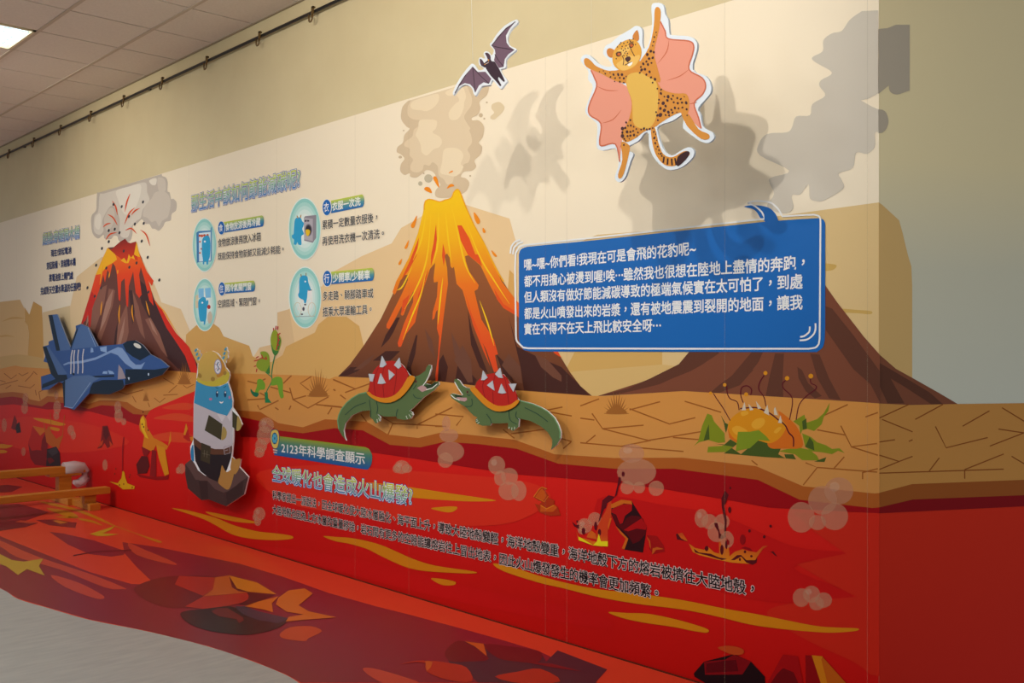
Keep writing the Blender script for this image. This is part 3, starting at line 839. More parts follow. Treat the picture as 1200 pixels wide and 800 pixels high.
cluster('flame_fountain', 'wide orange lava splash right of the black rock', ([Z(*k, '180,510 230,545 300,560 330,535 380,580 420,590 415,480 440,458 490,490 500,610 540,575 600,555 650,570 710,580 760,530 800,528 760,552 710,622 690,672 520,660 400,635 260,600 212,575'), Z(*k, '80,440 130,425 172,490 130,486')], FL2),
        [('lava_splash', [Z(*k, '220,550 260,580 350,590 420,620 480,630 440,640 330,606 230,580'), Z(*k, '510,640 560,600 590,600 630,640 700,640 715,620 710,660 680,677 630,660 590,612 540,640'),
                          Z(*k, '380,350 405,350 425,430 455,455 450,475 415,470 412,420 385,375'), Z(*k, '435,160 465,98 492,130 472,190 455,210 478,330 470,460 455,470 460,340 438,220'), Z(*k, '80,440 90,480 130,486 165,495 120,470 92,430'),
                          Z(*k, '780,565 820,577 840,570 872,612 855,606 830,582')]
          + [ell(780 + a / 6.664, 560 + b / 6.664, c / 6.664, d / 6.664, 10) for a, b, c, d in ((500, 248, 12, 25), (655, 412, 10, 13), (770, 458, 11, 13), (820, 375, 10, 12), (505, 77, 8, 10), (320, 550, 15, 22), (620, 575, 10, 12), (670, 610, 10, 10), (580, 635, 8, 12), (440, 560, 14, 40), (475, 520, 10, 35))], '#560f16'),
         ('flame_tongue', [ell(780 + 602 / 6.664, 560 + 480 / 6.664, 3.4, 6), Z(*k, '590,545 620,535 660,548 680,570 640,560'), Z(*k, '475,470 497,490 498,520 482,520')], '#8c0a10')])
k = (4, 790, 700)
cluster('lava_rock', 'black faceted rock at the bottom edge near the floor', ([Z(*k, '92,355 140,300 280,265 360,300 425,370 430,470 300,470 180,420 95,370')], '#1d0c10'),
        [('rock_face', [Z(*k, '140,300 240,290 280,267 360,300 320,360 145,362')], '#7c0a12'), ('rock_shade', [Z(*k, '150,310 240,295 290,292 302,345 150,352')], '#5a0710'), ('rock_highlight', [sm(Z(*k, '205,235 240,226 290,230 325,245 320,265 280,268 240,255'))], '#b8481a')])
cluster('lava_rock', 'red and orange pointed rock at the bottom right of the mural', ([Z(*k, '420,430 470,340 510,267 580,275 612,440 560,470')], '#a00c10'),
        [('rock_shade', [Z(*k, '440,420 480,360 510,330 560,350 590,420 560,460')], '#6a0a10'), ('rock_shade', [Z(*k, '615,270 650,272 700,440 618,440')], '#8a0a0e'), ('rock_highlight', [Z(*k, '645,270 695,275 728,440 700,440')], '#c87c12'), ('rock_facet', [Z(*k, '695,277 805,400 830,440 728,440 690,290')], '#b85c10')])

# ---- plants printed on the ground
k = (7.27, 290, 370)
fp = flat('flytrap_plant', [stroke(sm(Z(*k, '235,330 215,420 205,500 208,555 165,640 155,700'), 4, False), 1.2), Z(*k, '145,650 172,650 176,700 206,740 150,740'), stroke(Z(*k, '150,475 205,520'), 1)], '#1f7a4a', mu, 7.8, label='green flytrap plant with two toothed heads and green legs', rest='stem_base')
flat('trap_head', [sm(Z(*k, '197,190 215,130 240,120 262,150 288,205 270,285 240,335 213,308 200,250'))], '#8f9c26', fp, 8.0)
flat('trap_head', [sm(Z(*k, '75,425 90,375 120,355 110,310 150,303 182,330 190,400 186,485 150,475 110,465'))], '#84992a', fp, 8.0)
flat('trap_shade', [sm(Z(*k, '204,240 225,290 265,300 240,337 214,312')), sm(Z(*k, '186,420 190,490 160,478 178,440')), Z(*k, '255,160 285,205 268,285 250,290')], '#3f7a34', fp, 8.2)
flat('trap_spike', [stroke(Z(*k, s), 1.2) for s in ('222,125 221,102', '240,118 242,85', '254,118 261,88', '262,162 280,146', '260,205 278,204', '255,243 270,250', '70,360 95,345', '55,385 80,378', '55,432 75,425', '75,478 80,450', '120,330 130,360', '155,345 165,372', '258,150 264,210 246,290', '78,380 120,358 160,370')], '#b5202a', fp, 8.4)
flat('plant_limb', [sm(Z(*k, '65,650 80,600 85,545 120,540 150,580 145,625 110,630 95,645 95,672')), sm(Z(*k, '200,588 215,535 255,517 292,530 302,580 302,640 308,690 285,702 268,660 255,592 230,592'))], '#6f9c2a', fp, 8.0)
flat('plant_limb', [sm(Z(*k, '28,620 50,645 95,660 82,690 50,680 28,645'))], '#17694a', fp, 8.1)

k = (5.714, 800, 420)
mp = flat('toothed_plant', [Z(*k, s) for s in ('75,585 105,550 130,450 165,368 195,380 210,420 280,500 285,560 240,565 170,545 110,560', '170,590 260,585 345,550 365,570 290,625 165,628',
                                               '640,620 700,605 790,598 850,610 900,650 915,682 800,680 750,640', '800,500 860,525 900,560 960,580 1000,605 1050,600 1085,632 1040,617 1000,640 930,627 860,620 820,590',
                                               '740,420 815,375 830,440 835,470 800,480 790,510 780,450', '828,430 900,405 945,365 985,295 975,350 945,390 930,440 880,485 820,465')], '#7d881c', mu, 7.8, label='printed orange toothed plant with six feelers and green leaves', rest='leaf')
flat('leaf_shade', [Z(*k, s) for s in ('215,570 280,575 320,540 365,570 330,600 390,640 275,635 340,590', '390,640 450,590 510,540 585,552 592,600 660,596 640,640 690,668 560,660 390,645 300,635', '820,590 850,525 875,560 882,615', '880,690 962,660 950,692', '255,378 285,430 305,440 290,500 275,430', '160,480 175,440 180,540 140,550', '680,640 740,640 760,675 690,668', '800,420 828,400 832,470 805,475')], '#45561f', mp, 8.0)
flat('plant_body', [sm(Z(*k, '640,350 700,390 760,450 795,520 798,596 670,602 590,600 570,560 650,530 690,450 660,400'), 3), Z(*k, '300,465 312,530 360,565 400,545 330,510')], '#cf6a1a', mp, 8.2)
flat('plant_body', [sm(Z(*k, '303,450 340,385 420,340 500,328 560,370 640,405 692,440 680,490 640,540 580,567 500,548 400,560 330,520'))], '#d38a16', mp, 8.4)
flat('body_patch', [sm(Z(*k, s)) for s in ('460,440 490,405 540,400 550,430 520,465 480,470', '330,470 370,450 430,480 420,500 360,510', '390,360 430,350 440,370 400,385', '610,490 640,460 662,465 630,500')], '#dc9f2c', mp, 8.6)
flat('plant_leaf', [Z(*k, '355,620 370,490 450,490 510,478 560,520 585,552 510,545 450,600 400,610')], '#7a8d20', mp, 8.8)
flat('plant_mouth', [stroke(sm(Z(*k, '385,335 430,330 490,328 540,345 590,370 640,410 685,445 710,495 740,530 742,590'), 4, False), 1.6)], '#5a1420', mp, 8.8)
for s in ('393,347 415,290 424,345', '440,302 475,342 450,348', '490,283 528,333 503,338', '543,362 568,308 580,380', '610,342 619,322 637,380 613,376', '638,430 656,378 665,432'):
    flat('tooth', [Z(*k, s)], '#cfc0a8', mp, 9.0)
for s, b in (('318,415 270,330 235,280 205,232', (187, 232, 11)), ('378,345 365,290 320,270 300,235 295,185', (281, 176, 12)), ('405,295 388,240 395,195 430,182 460,205 455,245', (425, 240, 14)),
             ('557,320 545,260 510,205 515,160 545,112', (554, 97, 14)), ('715,410 735,270 675,200 670,165 690,145', (699, 132, 15)), ('760,410 780,310 830,250 890,205 890,180 860,165 855,135', (858, 117, 16))):
    t_ = flat('feeler', [stroke(sm(Z(*k, s), 4, False), 1.1)], '#5c1020', mp, 8.5)
    flat('feeler_ball', [ell(800 + b[0] / 5.714, 420 + b[1] / 5.714, b[2] / 5.714, b[2] / 5.714, 14)], '#d08a1c', t_, 8.7)

# ---- speech bubble (printed)
bub = flat('speech_bubble', [P('622,411.7 614,410 609.5,404 608,396 608,300') + sm(P('608,298 610.5,292 617.6,289'), 4, False) + P('700,281 800,270 897,259.6 890.6,255') + sm(P('889,252 886,247.5 881,244.4 872,242 880,240.6 892,241 902,244 909,251 912,258.5'), 4, False)
                             + P('940,256.5 958,255.6') + sm(P('960.5,255.7 965,257.5 967,262'), 3, False) + P('967,382.5') + sm(P('966.5,398 964,407 957,412.4'), 4, False)],
           mat('#0560ae', 0.4, 0.3), mu, 9.0, label='blue printed speech bubble with white lettering and white outline')
WHT = '#e6e6e4'
OUTL = sm(P('876,238 882,236 889,235.6 902,237 910,242.7 914,248 916.6,253.5'), 4, False) + P('940,252') + sm(P('954,251.5 960.5,254 961.5,262'), 4, False) + P('961,330 960.5,397') + sm(P('959.5,403 955.6,407 947.5,408.5'), 4, False) + P('800,408.5 619,408') + sm(P('613,407 609.5,403.6 605.5,399 604.6,392'), 3, False) + P('604,350 603.6,314 604.2,298') + sm(P('604.6,296 609.5,289 619,286.6'), 3, False) + P('700,278 800,267 895.5,256.4') + sm(P('894.5,252 892,247.6 884,241 876,238'), 4, False)
flat('bubble_outline', [stroke(OUTL, 2.0)], WHT, bub, 9.4)
flat('bubble_accent', [stroke(sm(P(s), 4, False), 2.0) for s in ('598,297 598.6,292 599.7,288 604,283 609.5,281', '601,298 602,292 603,289.5 608,285 613,283.5', '955.6,378.6 955.6,386 953,392 946,397.5 937,398.7', '949,382.5 948.5,388 946,391 942,393.8 937.7,394.5')], WHT, bub, 9.4)
for body, bl, br, h in (('嘿~嘿~你們看!我現在可是會飛的花豹呢~', (615, 317), (816, 298.5), 13.5),
                        ('都不用擔心被燙到喔!唉⋯雖然我也很想在陸地上盡情的奔跑，', (615, 336.3), (943.5, 316), 13.5),
                        ('但人類沒有做好節能減碳導致的極端氣候實在太可怕了，到處', (615, 355), (941, 338), 13.5),
                        ('都是火山噴發出來的岩漿，還有被地震震到裂開的地面，讓我', (615, 374), (941, 362.5), 13.5),
                        ('實在不得不在天上飛比較安全呀⋯', (615, 392), (775, 388.4), 13.5)):
    text('lettering', body, bl, br, h, WHT, bub, 9.7, bold=0.018)

# ---- advice block: heading, four round pictures with captions
GB = lambda z0, z1: grad([(z0, '#1d63b0'), (z0 + (z1 - z0) * .45, '#4f8f9a'), (z1, '#c3cc2e')], 0.45)


def zrange(p, h):
    q = LEFT.at(p)
    return q.z, q.z + h * mpp(q)


def heading(body, bl, br, h, label):
    a = LEFT.at(bl)
    text('heading', body, bl, br, h, grad([(a.z, '#1e62b4'), (a.z + h * mpp(a) * .55, '#7fae8a'), (a.z + h * mpp(a), '#c8cc2a')]), mu, 9.6, bold=0.008,
         outline=[(0.034, '#eef0f0'), (0.06, '#3a4f9a')], label=label)


heading('那生活中該如何節能減碳呢?', (225, 248.5), (352, 219.5), 19.5, 'blue green heading above the four round pictures')
heading('全球暖化也會造成火山爆發?', (319.5, 563.7), (483.5, 592.5), 19.0, 'blue green heading on the red lava')
heading('起點:穿越獨木橋', (50.6, 287.3), (93.7, 279.2), 14.0, 'blue green heading beside the dark volcano')
NAVY = '#27396b'
for body, bl, br, h in (('現在!穿起電池', (60, 301), (84, 297), 8.2), ('穿起裝備、穿越獨木橋', (55, 316), (89, 311), 8.6), ('將電池接上閘門處', (58, 330), (86, 327), 8.6), ('完成對天空灑水降溫的任務吧!', (48, 345.6), (95, 340), 9)):
    text('lettering', body, bl, br, h, NAVY, mu, 9.4, bold=0.022)
DK = '#25242c'
for body, bl, br, h in (('食物放涼後再放入冰箱', (256, 289.7), (306, 281.9), 9.6), ('既能保持食物新鮮又能減少耗能。', (256, 304.8), (333, 296.5), 8.8),
                        ('累積一定數量衣服後，', (378.4, 269), (442.5, 260), 10.6), ('再使用洗衣機一次清洗。', (378.4, 288), (450.4, 278.8), 10.6),
                        ('空調區域、緊閉門窗。', (256, 360.6), (305, 357), 9.2), ('多走路、騎腳踏車或', (379, 352.2), (438, 348.8), 10.6), ('搭乘大眾運輸工具。', (379, 371), (436, 368), 11)):
    text('lettering', body, bl, br, h, DK, mu, 9.4, bold=0.012, outline=[(0.05, '#efe4d0')])


def pill(tl, tr, br_, bl, circ, ch, body, tbl, tbr, th, label):
    zb = LEFT.at(bl).z
    zt = LEFT.at(tl).z
    mx, my = (tr[0] + br_[0]) / 2, (tr[1] + br_[1]) / 2
    hh = (br_[1] - tr[1]) / 2
    cap = [(tr[0] + 3.0 * math.sin(a) * hh / 8, my - math.cos(a) * hh) for a in (math.pi * i / 8 for i in range(9))]
    o = flat('caption_label', [[tl] + cap + [bl]], GB(zb, zt), mu, 8.6, label=label)
    flat('caption_ring', [ell(circ[0], circ[1], circ[2] * 1.16, circ[3] * 1.1)], '#e9e6d6', o, 8.9)
    flat('caption_dot', [ell(*circ)], '#1463b4', o, 9.2)
    text('caption_text', ch, (circ[0] - circ[2] * .58, circ[1] + circ[3] * .6), (circ[0] + circ[2] * .58, circ[1] + circ[3] * .53), circ[3] * 1.15, '#e9e9e4', o, 9.5, bold=0.012)
    text('caption_text', body, tbl, tbr, th, '#ecebe2', o, 9.3, bold=0.02)


pill((262, 260.2), (306.8, 252.3), (306.8, 265.4), (262, 272.6), (259.4, 267, 3.8, 7.7), '食', '食物放涼後再冷藏', (264.8, 270.8), (305.6, 264), 9, 'caption label on cooling food')
pill((388, 235), (424, 227.8), (424, 242.5), (388, 249.8), (383, 243, 5, 9.2), '衣', '衣服一次洗', (390, 247.2), (423, 240.6), 10, 'caption label on washing clothes')
pill((263, 331.8), (296.6, 328.6), (296.6, 341.4), (263, 344), (260, 338.4, 3.8, 7.8), '住', '開冷氣關門窗', (265, 342), (295, 339.8), 9, 'caption label on closing windows')
pill((388, 318.4), (435.6, 313.8), (435.6, 328.8), (388, 333), (383.5, 326.2, 4.9, 9.2), '行', '少開車/少騎車', (390.8, 331), (434, 327), 10.4, 'caption label on driving less')


def icon(cx, cy, rx, ry, label):
    o = flat('round_picture', [ell(cx, cy, rx * 1.05, ry * 1.035, 40)], '#e8efe6', mu, 8.2, label=label)
    for i, (s_, c) in enumerate(((1.0, '#93cfc6'), (0.88, '#abd9d0'), (0.76, '#c2e2da'), (0.64, '#d6e9e2'), (0.5, '#e3ede6'))):
        flat('picture_disc', [ell(cx, cy, rx * s_, ry * s_, 36)], c, o, 8.4 + .15 * i)
    return o


BLU, BL2 = '#2f9fcc', '#2784b0'
k = (8.424, 220, 225)
o = icon(239.6, 287, 13.6, 30.6, 'round picture of a blue creature at an open fridge')
flat('fridge', [Z(*k, '85,400 108,385 225,378 232,382 232,684 110,692 90,697')], '#3f7fb4', o, 9.2)
flat('fridge_inside', [Z(*k, '110,405 226,392 226,676 112,686')], '#d4e4ea', o, 9.35)
flat('fridge_door', [Z(*k, '226,352 240,340 238,672 226,682')], '#5d93bd', o, 9.5)
flat('food', [ell(220 + a / 8.424, 225 + b_ / 8.424, c / 8.424, c / 8.424, 10) for a, b_, c in ((118, 430, 12), (140, 432, 14), (165, 428, 13), (195, 425, 12), (120, 490, 9), (135, 560, 9), (120, 600, 9))], '#c8502a', o, 9.5)
flat('creature', [sm(Z(*k, '142,480 160,442 185,428 210,436 222,480 224,560 218,640 206,670 200,712 185,712 182,684 166,684 162,712 148,708 150,670 140,600'))], BLU, o, 9.7)
flat('creature_eye', [ell(220 + 168 / 8.424, 225 + 488 / 8.424, 1.2, 1.2, 10)], '#f0f0f0', o, 9.9)
k = (8.889, 330, 220)
o = icon(357, 268, 18.2, 35.4, 'round picture of a blue creature loading a washing machine')
flat('washer', [Z(*k, '232,312 245,295 355,283 362,286 360,520 325,572 235,550')], '#8f8890', o, 9.2)
flat('washer_front', [Z(*k, '235,312 325,322 325,556 235,536')], '#b3acb2', o, 9.35)
flat('washer_door', [ell(330 + 280 / 8.889, 220 + 440 / 8.889, 4.2, 7.2)], '#6c6670', o, 9.5)
flat('washer_door', [ell(330 + 280 / 8.889, 220 + 440 / 8.889, 3.1, 5.6)], '#2e2a34', o, 9.6)
flat('laundry', [sm(Z(*k, '250,445 272,432 296,448 286,492 262,500'))], '#e3b924', o, 9.75)
flat('washer_panel', [Z(*k, '240,335 262,332 262,352 240,355'), Z(*k, '266,333 288,335 288,352 266,352')], '#4a4650', o, 9.5)
flat('creature', [sm(Z(*k, '138,335 160,310 195,310 214,345 232,368 226,400 216,430 232,480 206,505 206,590 175,590 165,565 152,592 128,585 130,540 110,522 108,492 124,480 130,400'))], BLU, o, 9.75)
flat('horn', [stroke(Z(*k, '160,290 172,318'), 1.2), stroke(Z(*k, '202,282 196,314'), 1.2)], '#b58a4a', o, 9.9)
k = (8.888, 220, 310)
o = icon(240, 357, 13.2, 30, 'round picture of a blue creature in a room with windows')
flat('picture_window', [Z(*k, '110,252 166,244 168,340 115,348'), Z(*k, '178,245 240,240 240,342 186,346')], '#7fbfe4', o, 9.2)
flat('cushion', [sm(Z(*k, '215,500 240,490 257,545 240,610 215,602 205,550'))], '#c9bca8', o, 9.3)
flat('poster', [Z(*k, '80,320 110,312 112,360 84,370'), Z(*k, '78,375 108,368 112,450 84,455')], '#d8c9a4', o, 9.3)
flat('creature', [sm(Z(*k, '110,385 140,345 180,340 196,378 210,365 216,400 202,445 196,540 186,590 180,622 166,622 165,592 130,587 114,500'))], BLU, o, 9.6)
flat('red_toy', [ell(220 + 220 / 8.888, 310 + 440 / 8.888, 2, 2.6, 10)], '#b03a34', o, 9.7)
flat('creature_eye', [ell(220 + 152 / 8.888, 310 + 396 / 8.888, 1.1, 1.1, 10)], '#f0f0f0', o, 9.8)
k = (8.0, 330, 300)
o = icon(357.5, 348.5, 18.2, 35, 'round picture of a blue creature riding a bicycle')
flat('bicycle_shadow', [Z(*k, '120,572 318,566 310,560 140,562')], '#9fb4b2', o, 9.2)
flat('bicycle_wheel', [stroke(ell(330 + a / 8, 300 + 500 / 8, 4.5, 8.2) + [(330 + a / 8 + 4.5, 300 + 500 / 8)], .6) for a in (150, 284)], '#cfc4a0', o, 9.4)
flat('bicycle_frame', [stroke(Z(*k, s), .8) for s in ('150,500 190,420', '190,420 240,420', '240,420 205,510', '205,510 150,500', '190,420 205,510', '240,425 280,390', '280,390 285,490', '175,405 205,408')], '#e6e2da', o, 9.5)
flat('basket', [Z(*k, '248,322 282,318 284,386 250,388')], '#e8e8e4', o, 9.6)
flat('pedal', [ell(330 + 205 / 8, 300 + 495 / 8, 1.4, 2.4, 10), Z(*k, '180,538 200,538 200,552 182,552'), Z(*k, '210,448 232,448 230,462 212,460'), Z(*k, '250,316 282,312 282,322 252,326')], '#4a4450', o, 9.7)
flat('creature', [sm(Z(*k, '165,235 178,192 210,180 240,190 252,250 272,302 266,322 246,320 240,380 236,405 226,442 212,437 205,412 168,392 154,362 164,330'))], BLU, o, 9.75)
flat('creature_eye', [ell(330 + 222 / 8, 300 + 238 / 8, 1, 1.1, 10)], '#f0f0f0', o, 9.9)
flat('horn', [stroke(Z(*k, '180,168 186,192'), 1), stroke(Z(*k, '230,158 228,186'), 1)], '#8f7a4a', o, 9.9)

# ---- lower text block
a = LEFT.at((322, 533))
b_ = LEFT.at((328, 511))
bd = flat('badge', [P('326,510.8 428,523.7') + sm(P('432,525.5 436,533 435,544 431,550'), 4, False) + P('427,549.8 321,533')], grad([(LEFT.at((425, 549)).z, '#1d5498'), (LEFT.at((380, 526)).z, '#4a7d6a'), (b_.z, '#8f9a24')], 0.45), mu, 8.6, label='green to blue badge above the lower heading')
text('lettering', '2123年科學調查顯示', (330.4, 530.4), (428, 544.6), 12.6, '#dedcd8', bd, 9.2, bold=0.012)
lb = flat('light_bulb', [sm(P('316.6,513 317.5,505 321.8,502.6 326,504.5 327.6,511 327,518 325,525 320,525 317.5,519'))], '#1d3f66', bd, 9.0)
flat('light_bulb', [sm(P('317.2,513 318,506 321.8,503.4 325.6,505.2 327,511 326.4,518 324.6,524.4 320.4,524.4 318,519'))], '#d6b858', bd, 9.3)
flat('light_bulb', [ell(321.9, 513.5, 3.6, 7, 12)], '#24506e', bd, 9.45)
flat('light_bulb', [ell(321.9 + 1.9 * math.cos(i * 1.047), 513.5 + 3.6 * math.sin(i * 1.047), 1.3, 2.3, 10) for i in range(6)], '#4fa0bc', bd, 9.55)
flat('bulb_base', [P('320,526 325,527 325,528.4 320,527.4'), P('320.4,529 324.6,530 324.6,531.2 320.4,530.2')], '#c9c4ba', bd, 9.3)
for body, bl, br, h in (('科學家提出一派說法，因全球暖化使大陸冰層融化、海平面上升，導致大陸地殼變輕，海洋地殼變重，海洋地殼下方的熔岩被擠往大陸地殼，', (320, 584.5), (884, 698.5), 10.2),
                        ('大陸地殼也因為上方冰層的重量移除，岩石間有更多的空隙能讓熔岩往上冒出地表，因此火山爆發發生的機率會更加頻繁。', (320, 601.5), (772, 702.5), 10.2)):
    text('lettering', body, bl, br, h, '#1c1114', mu, 9.8, bold=0.016, outline=[(0.054, '#ddcac4')])

# ================================================================== THE PRINTED MURAL ROUND THE CORNER, RIGHT WALL
mr = thing('wall_mural', 'printed mural continuing round the corner on the dimmer right wall', 'mural', tuple(CORNER + NR * 0.001))


def rectR(name, u0, u1, z0, z1, m, lay, label=None):
    pts = [CORNER + DR * u + NR * (lay * STEP) + UP * z for u, z in ((u0, z0), (u1, z0), (u1, z1), (u0, z1))]
    o = quad(name, pts, m, mr)
    if label:
        o['label'] = label
    return o


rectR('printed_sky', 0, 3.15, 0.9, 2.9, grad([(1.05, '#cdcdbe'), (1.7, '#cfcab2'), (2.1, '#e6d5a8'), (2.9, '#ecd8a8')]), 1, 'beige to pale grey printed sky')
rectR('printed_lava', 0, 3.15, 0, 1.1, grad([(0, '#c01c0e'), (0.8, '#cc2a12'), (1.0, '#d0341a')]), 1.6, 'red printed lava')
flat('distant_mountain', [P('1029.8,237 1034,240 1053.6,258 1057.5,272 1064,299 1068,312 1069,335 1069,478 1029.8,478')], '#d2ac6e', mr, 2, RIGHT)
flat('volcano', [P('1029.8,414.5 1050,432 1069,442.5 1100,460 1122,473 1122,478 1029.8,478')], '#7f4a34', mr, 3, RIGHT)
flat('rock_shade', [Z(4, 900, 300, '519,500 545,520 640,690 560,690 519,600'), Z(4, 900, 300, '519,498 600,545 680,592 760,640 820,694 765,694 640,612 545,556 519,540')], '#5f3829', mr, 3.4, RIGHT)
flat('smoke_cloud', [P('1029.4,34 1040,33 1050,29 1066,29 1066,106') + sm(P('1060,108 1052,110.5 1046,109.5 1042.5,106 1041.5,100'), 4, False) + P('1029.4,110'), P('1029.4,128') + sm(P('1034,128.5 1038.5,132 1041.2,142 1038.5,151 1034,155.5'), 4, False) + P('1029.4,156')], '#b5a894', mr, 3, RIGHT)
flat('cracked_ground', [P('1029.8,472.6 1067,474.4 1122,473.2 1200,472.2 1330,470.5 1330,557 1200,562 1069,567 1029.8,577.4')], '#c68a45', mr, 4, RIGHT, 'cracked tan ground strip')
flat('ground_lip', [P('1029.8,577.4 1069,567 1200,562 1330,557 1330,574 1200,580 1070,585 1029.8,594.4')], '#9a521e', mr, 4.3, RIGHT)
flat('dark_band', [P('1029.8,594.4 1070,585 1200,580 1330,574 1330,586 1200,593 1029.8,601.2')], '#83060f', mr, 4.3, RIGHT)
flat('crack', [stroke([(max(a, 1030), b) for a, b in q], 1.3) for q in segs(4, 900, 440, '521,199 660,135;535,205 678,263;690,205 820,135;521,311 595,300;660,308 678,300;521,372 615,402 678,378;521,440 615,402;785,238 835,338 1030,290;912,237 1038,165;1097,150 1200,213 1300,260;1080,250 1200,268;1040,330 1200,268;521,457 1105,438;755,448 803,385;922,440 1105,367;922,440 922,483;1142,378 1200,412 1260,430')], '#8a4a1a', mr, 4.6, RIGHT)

# ================================================================== FLOOR PRINT
fl = thing('floor_sticker', 'red lava floor sticker with wavy edge running along the foot of the wall', 'floor sticker', (-7, -0.8, 0.0005))


def flatF(name, polys, m, parent, lay, label=None):
    return flat(name, polys, m if not isinstance(m, str) else mat(m, 0.32, 0.5), parent, lay, FLOOR, label)


edge = [FLOOR.at(p, 0) for p in sm(P('-60,668 0,689 21,701.5 56,712 105,726 175,740 245,757.5 297,775 336,791 352,801'), 4, False)]
edge += [V((q.x, q.y, 0)) for q in (edge[-1] + V((0.10, -0.09, 0)), edge[-1] + V((0.28, -0.16, 0)), edge[-1] + V((0.55, -0.18, 0)), edge[-1] + V((0.9, -0.08, 0)), edge[-1] + V((1.5, 0.0, 0)))]
pts = [V((-15.3, -0.012, 0))] + [V((-15.3, edge[0].y - .25, 0)), V((-13, edge[0].y - .15, 0)), V((-11.5, edge[0].y - .05, 0))] + edge + [V((CX, edge[-1].y, 0)), V((CX, -0.012, 0))]
bm = bmesh.new()
f = bm.faces.new([bm.verts.new((p.x, p.y, 0.0012)) for p in pts])
f.normal_update()
if f.normal.z < 0:
    f.normal_flip()
ex = bmesh.ops.extrude_face_region(bm, geom=[f])
for g in ex['geom']:
    if isinstance(g, bmesh.types.BMVert):
        g.co.z = 0.0002
bmesh.ops.recalc_face_normals(bm, faces=bm.faces[:])
bmesh.ops.triangulate(bm, faces=bm.faces[:])
me = bpy.data.meshes.new('sticker_sheet')
bm.to_mesh(me)
bm.free()
link('sticker_sheet', me, mat('#dc4226', 0.32, 0.4), fl)
MAR = '#86202e'
flatF('maroon_area', [P('143.5,635 185.5,641 230,650 280,660 330,675 385,694.5 440,710 480,720 540,736 583,748 630,762 660,776 700,800 640,799.5 560,799.5 353,799.5 336,790 297,774 245,756.7 175,739.3 105,725.2 56,711.2 21,700.7 0,688.2 -40,675 -40,616 0,628 52.5,649 105,670 154,684 170,684.5 178,681 160,664 146,648')], MAR, fl, 4, 'maroon area of the floor sticker')
flatF('maroon_area', [P('58,623 75,625 110,633 147,645.5 145,650 130,652 105,649 80,638')], MAR, fl, 4)
flatF('maroon_area', [P('-20,592 22,590 58,600 30,610 -20,615'), P('42,609 90,612 88,618 57,615')], '#7a1a26', fl, 4)  # first patch: printed maroon with some of the beams' shadow painted in
flatF('orange_streak', [sm(P('-20,625 0,633 45.5,652.5 105,672 145,688 143,690 122.5,688 70,667 21,653 0,640 -20,636'), 3), sm(P('59.5,673.5 91,682 115,694 122.5,700 112,701 77,688'), 3), sm(P('150,636 170,644 205,659 200,661 160,650'), 3),
                        sm(Z(3, 400, 640, '75,430 110,428 200,452 280,482 220,490 150,480 100,455'), 3)], '#c6452e', fl, 5)
for q in ('46,587 66,590 96,598 120,608 138,617 170,628 189,634 184,635 156,624 130,615 90,599 60,592', '55,595 80,598.5 92,605 85,607 64,600', '93,607 110,610 121,616 108,612 94,609', '64,605 92,605.4 80,607'):
    flatF('yellow_streak', [sm(P(q), 3)], '#cf8a14', fl, 6)
k = (4.286, 140, 660)
fr = flatF('printed_rock', [sm(Z(*k, '75,120 170,80 290,62 480,66 640,100 660,160 640,190 530,218 430,228 330,222 240,222 150,192 95,158'), 3)], '#6a1a20', fl, 6, 'large red and black rock printed on the floor')
flatF('rock_facet', [Z(*k, '300,62 480,70 470,130 420,162 278,105'), Z(*k, '330,216 420,166 655,145 640,192 530,215 420,228')], '#b02a1c', fr, 7)
flatF('rock_facet', [Z(*k, '480,70 550,60 565,120 600,140 650,145 420,165 470,130')], '#c05a20', fr, 7)
flatF('rock_highlight', [Z(*k, '550,60 690,95 790,155 650,142 590,125')], '#cf7a1e', fr, 8)
flatF('rock_shade', [Z(*k, '640,145 780,158 700,190 640,210 600,205 655,175')], '#50181c', fr, 7.3)
flatF('rock_face', [sm(Z(*k, '305,255 340,237 450,225 560,215 640,250 740,290 850,275 800,322 700,350 610,358 460,340 350,302'), 3)], '#271a1c', fr, 8)
flatF('rock_face', [Z(*k, '580,215 630,215 700,240 850,275 800,300 700,285 620,255')], '#3c3440', fr, 9)
flatF('rock_shade', [Z(*k, '460,240 490,225 540,222 620,270 625,285 600,300 590,280 500,265')], '#6c2020', fr, 9)
flatF('flame', [Z(*k, '630,215 700,190 800,165 765,200 772,245 720,230'), Z(*k, '785,205 800,170 850,135 930,125 972,150 900,210 950,240 1090,270 900,285 835,292 850,268 925,256 840,242')], '#cf6a1c', fr, 9.5)
flatF('printed_rock', [sm(Z(*k, '805,355 860,320 960,315 1017,340 950,375 930,390 830,378'), 3)], '#c4481c', fl, 6, 'small orange rock printed on the floor')
k = (3.0, 400, 640)
fr = flatF('printed_rock', [Z(*k, '365,370 400,335 440,333 520,345 700,370 720,405 760,365 935,432 890,482 700,482 480,478 440,440 380,410')], '#3a2a34', fl, 6, 'dark rock with red facets printed near the bottom edge')
flatF('rock_facet', [sm(Z(*k, '365,370 400,335 440,338 520,395 440,405 380,402'), 3), sm(Z(*k, '500,345 600,352 700,370 690,408 620,405 550,392'), 3)], '#6a1a20', fr, 7)
flatF('rock_facet', [sm(Z(*k, '200,415 290,400 300,440 380,470 460,474 440,425 380,410 300,402'), 3), sm(Z(*k, '540,458 620,440 700,430 770,474 640,482'), 3)], '#b8301c', fr, 7.5)
flatF('rock_highlight', [Z(*k, '433,333 500,342 512,386 470,352'), Z(*k, '295,402 320,405 315,425 300,440')], '#c85a20', fr, 8)
flatF('rock_facet', [Z(*k, '640,405 740,412 850,440 740,425')], '#7a1c22', fr, 8)
k = (6.664, 0, 540)
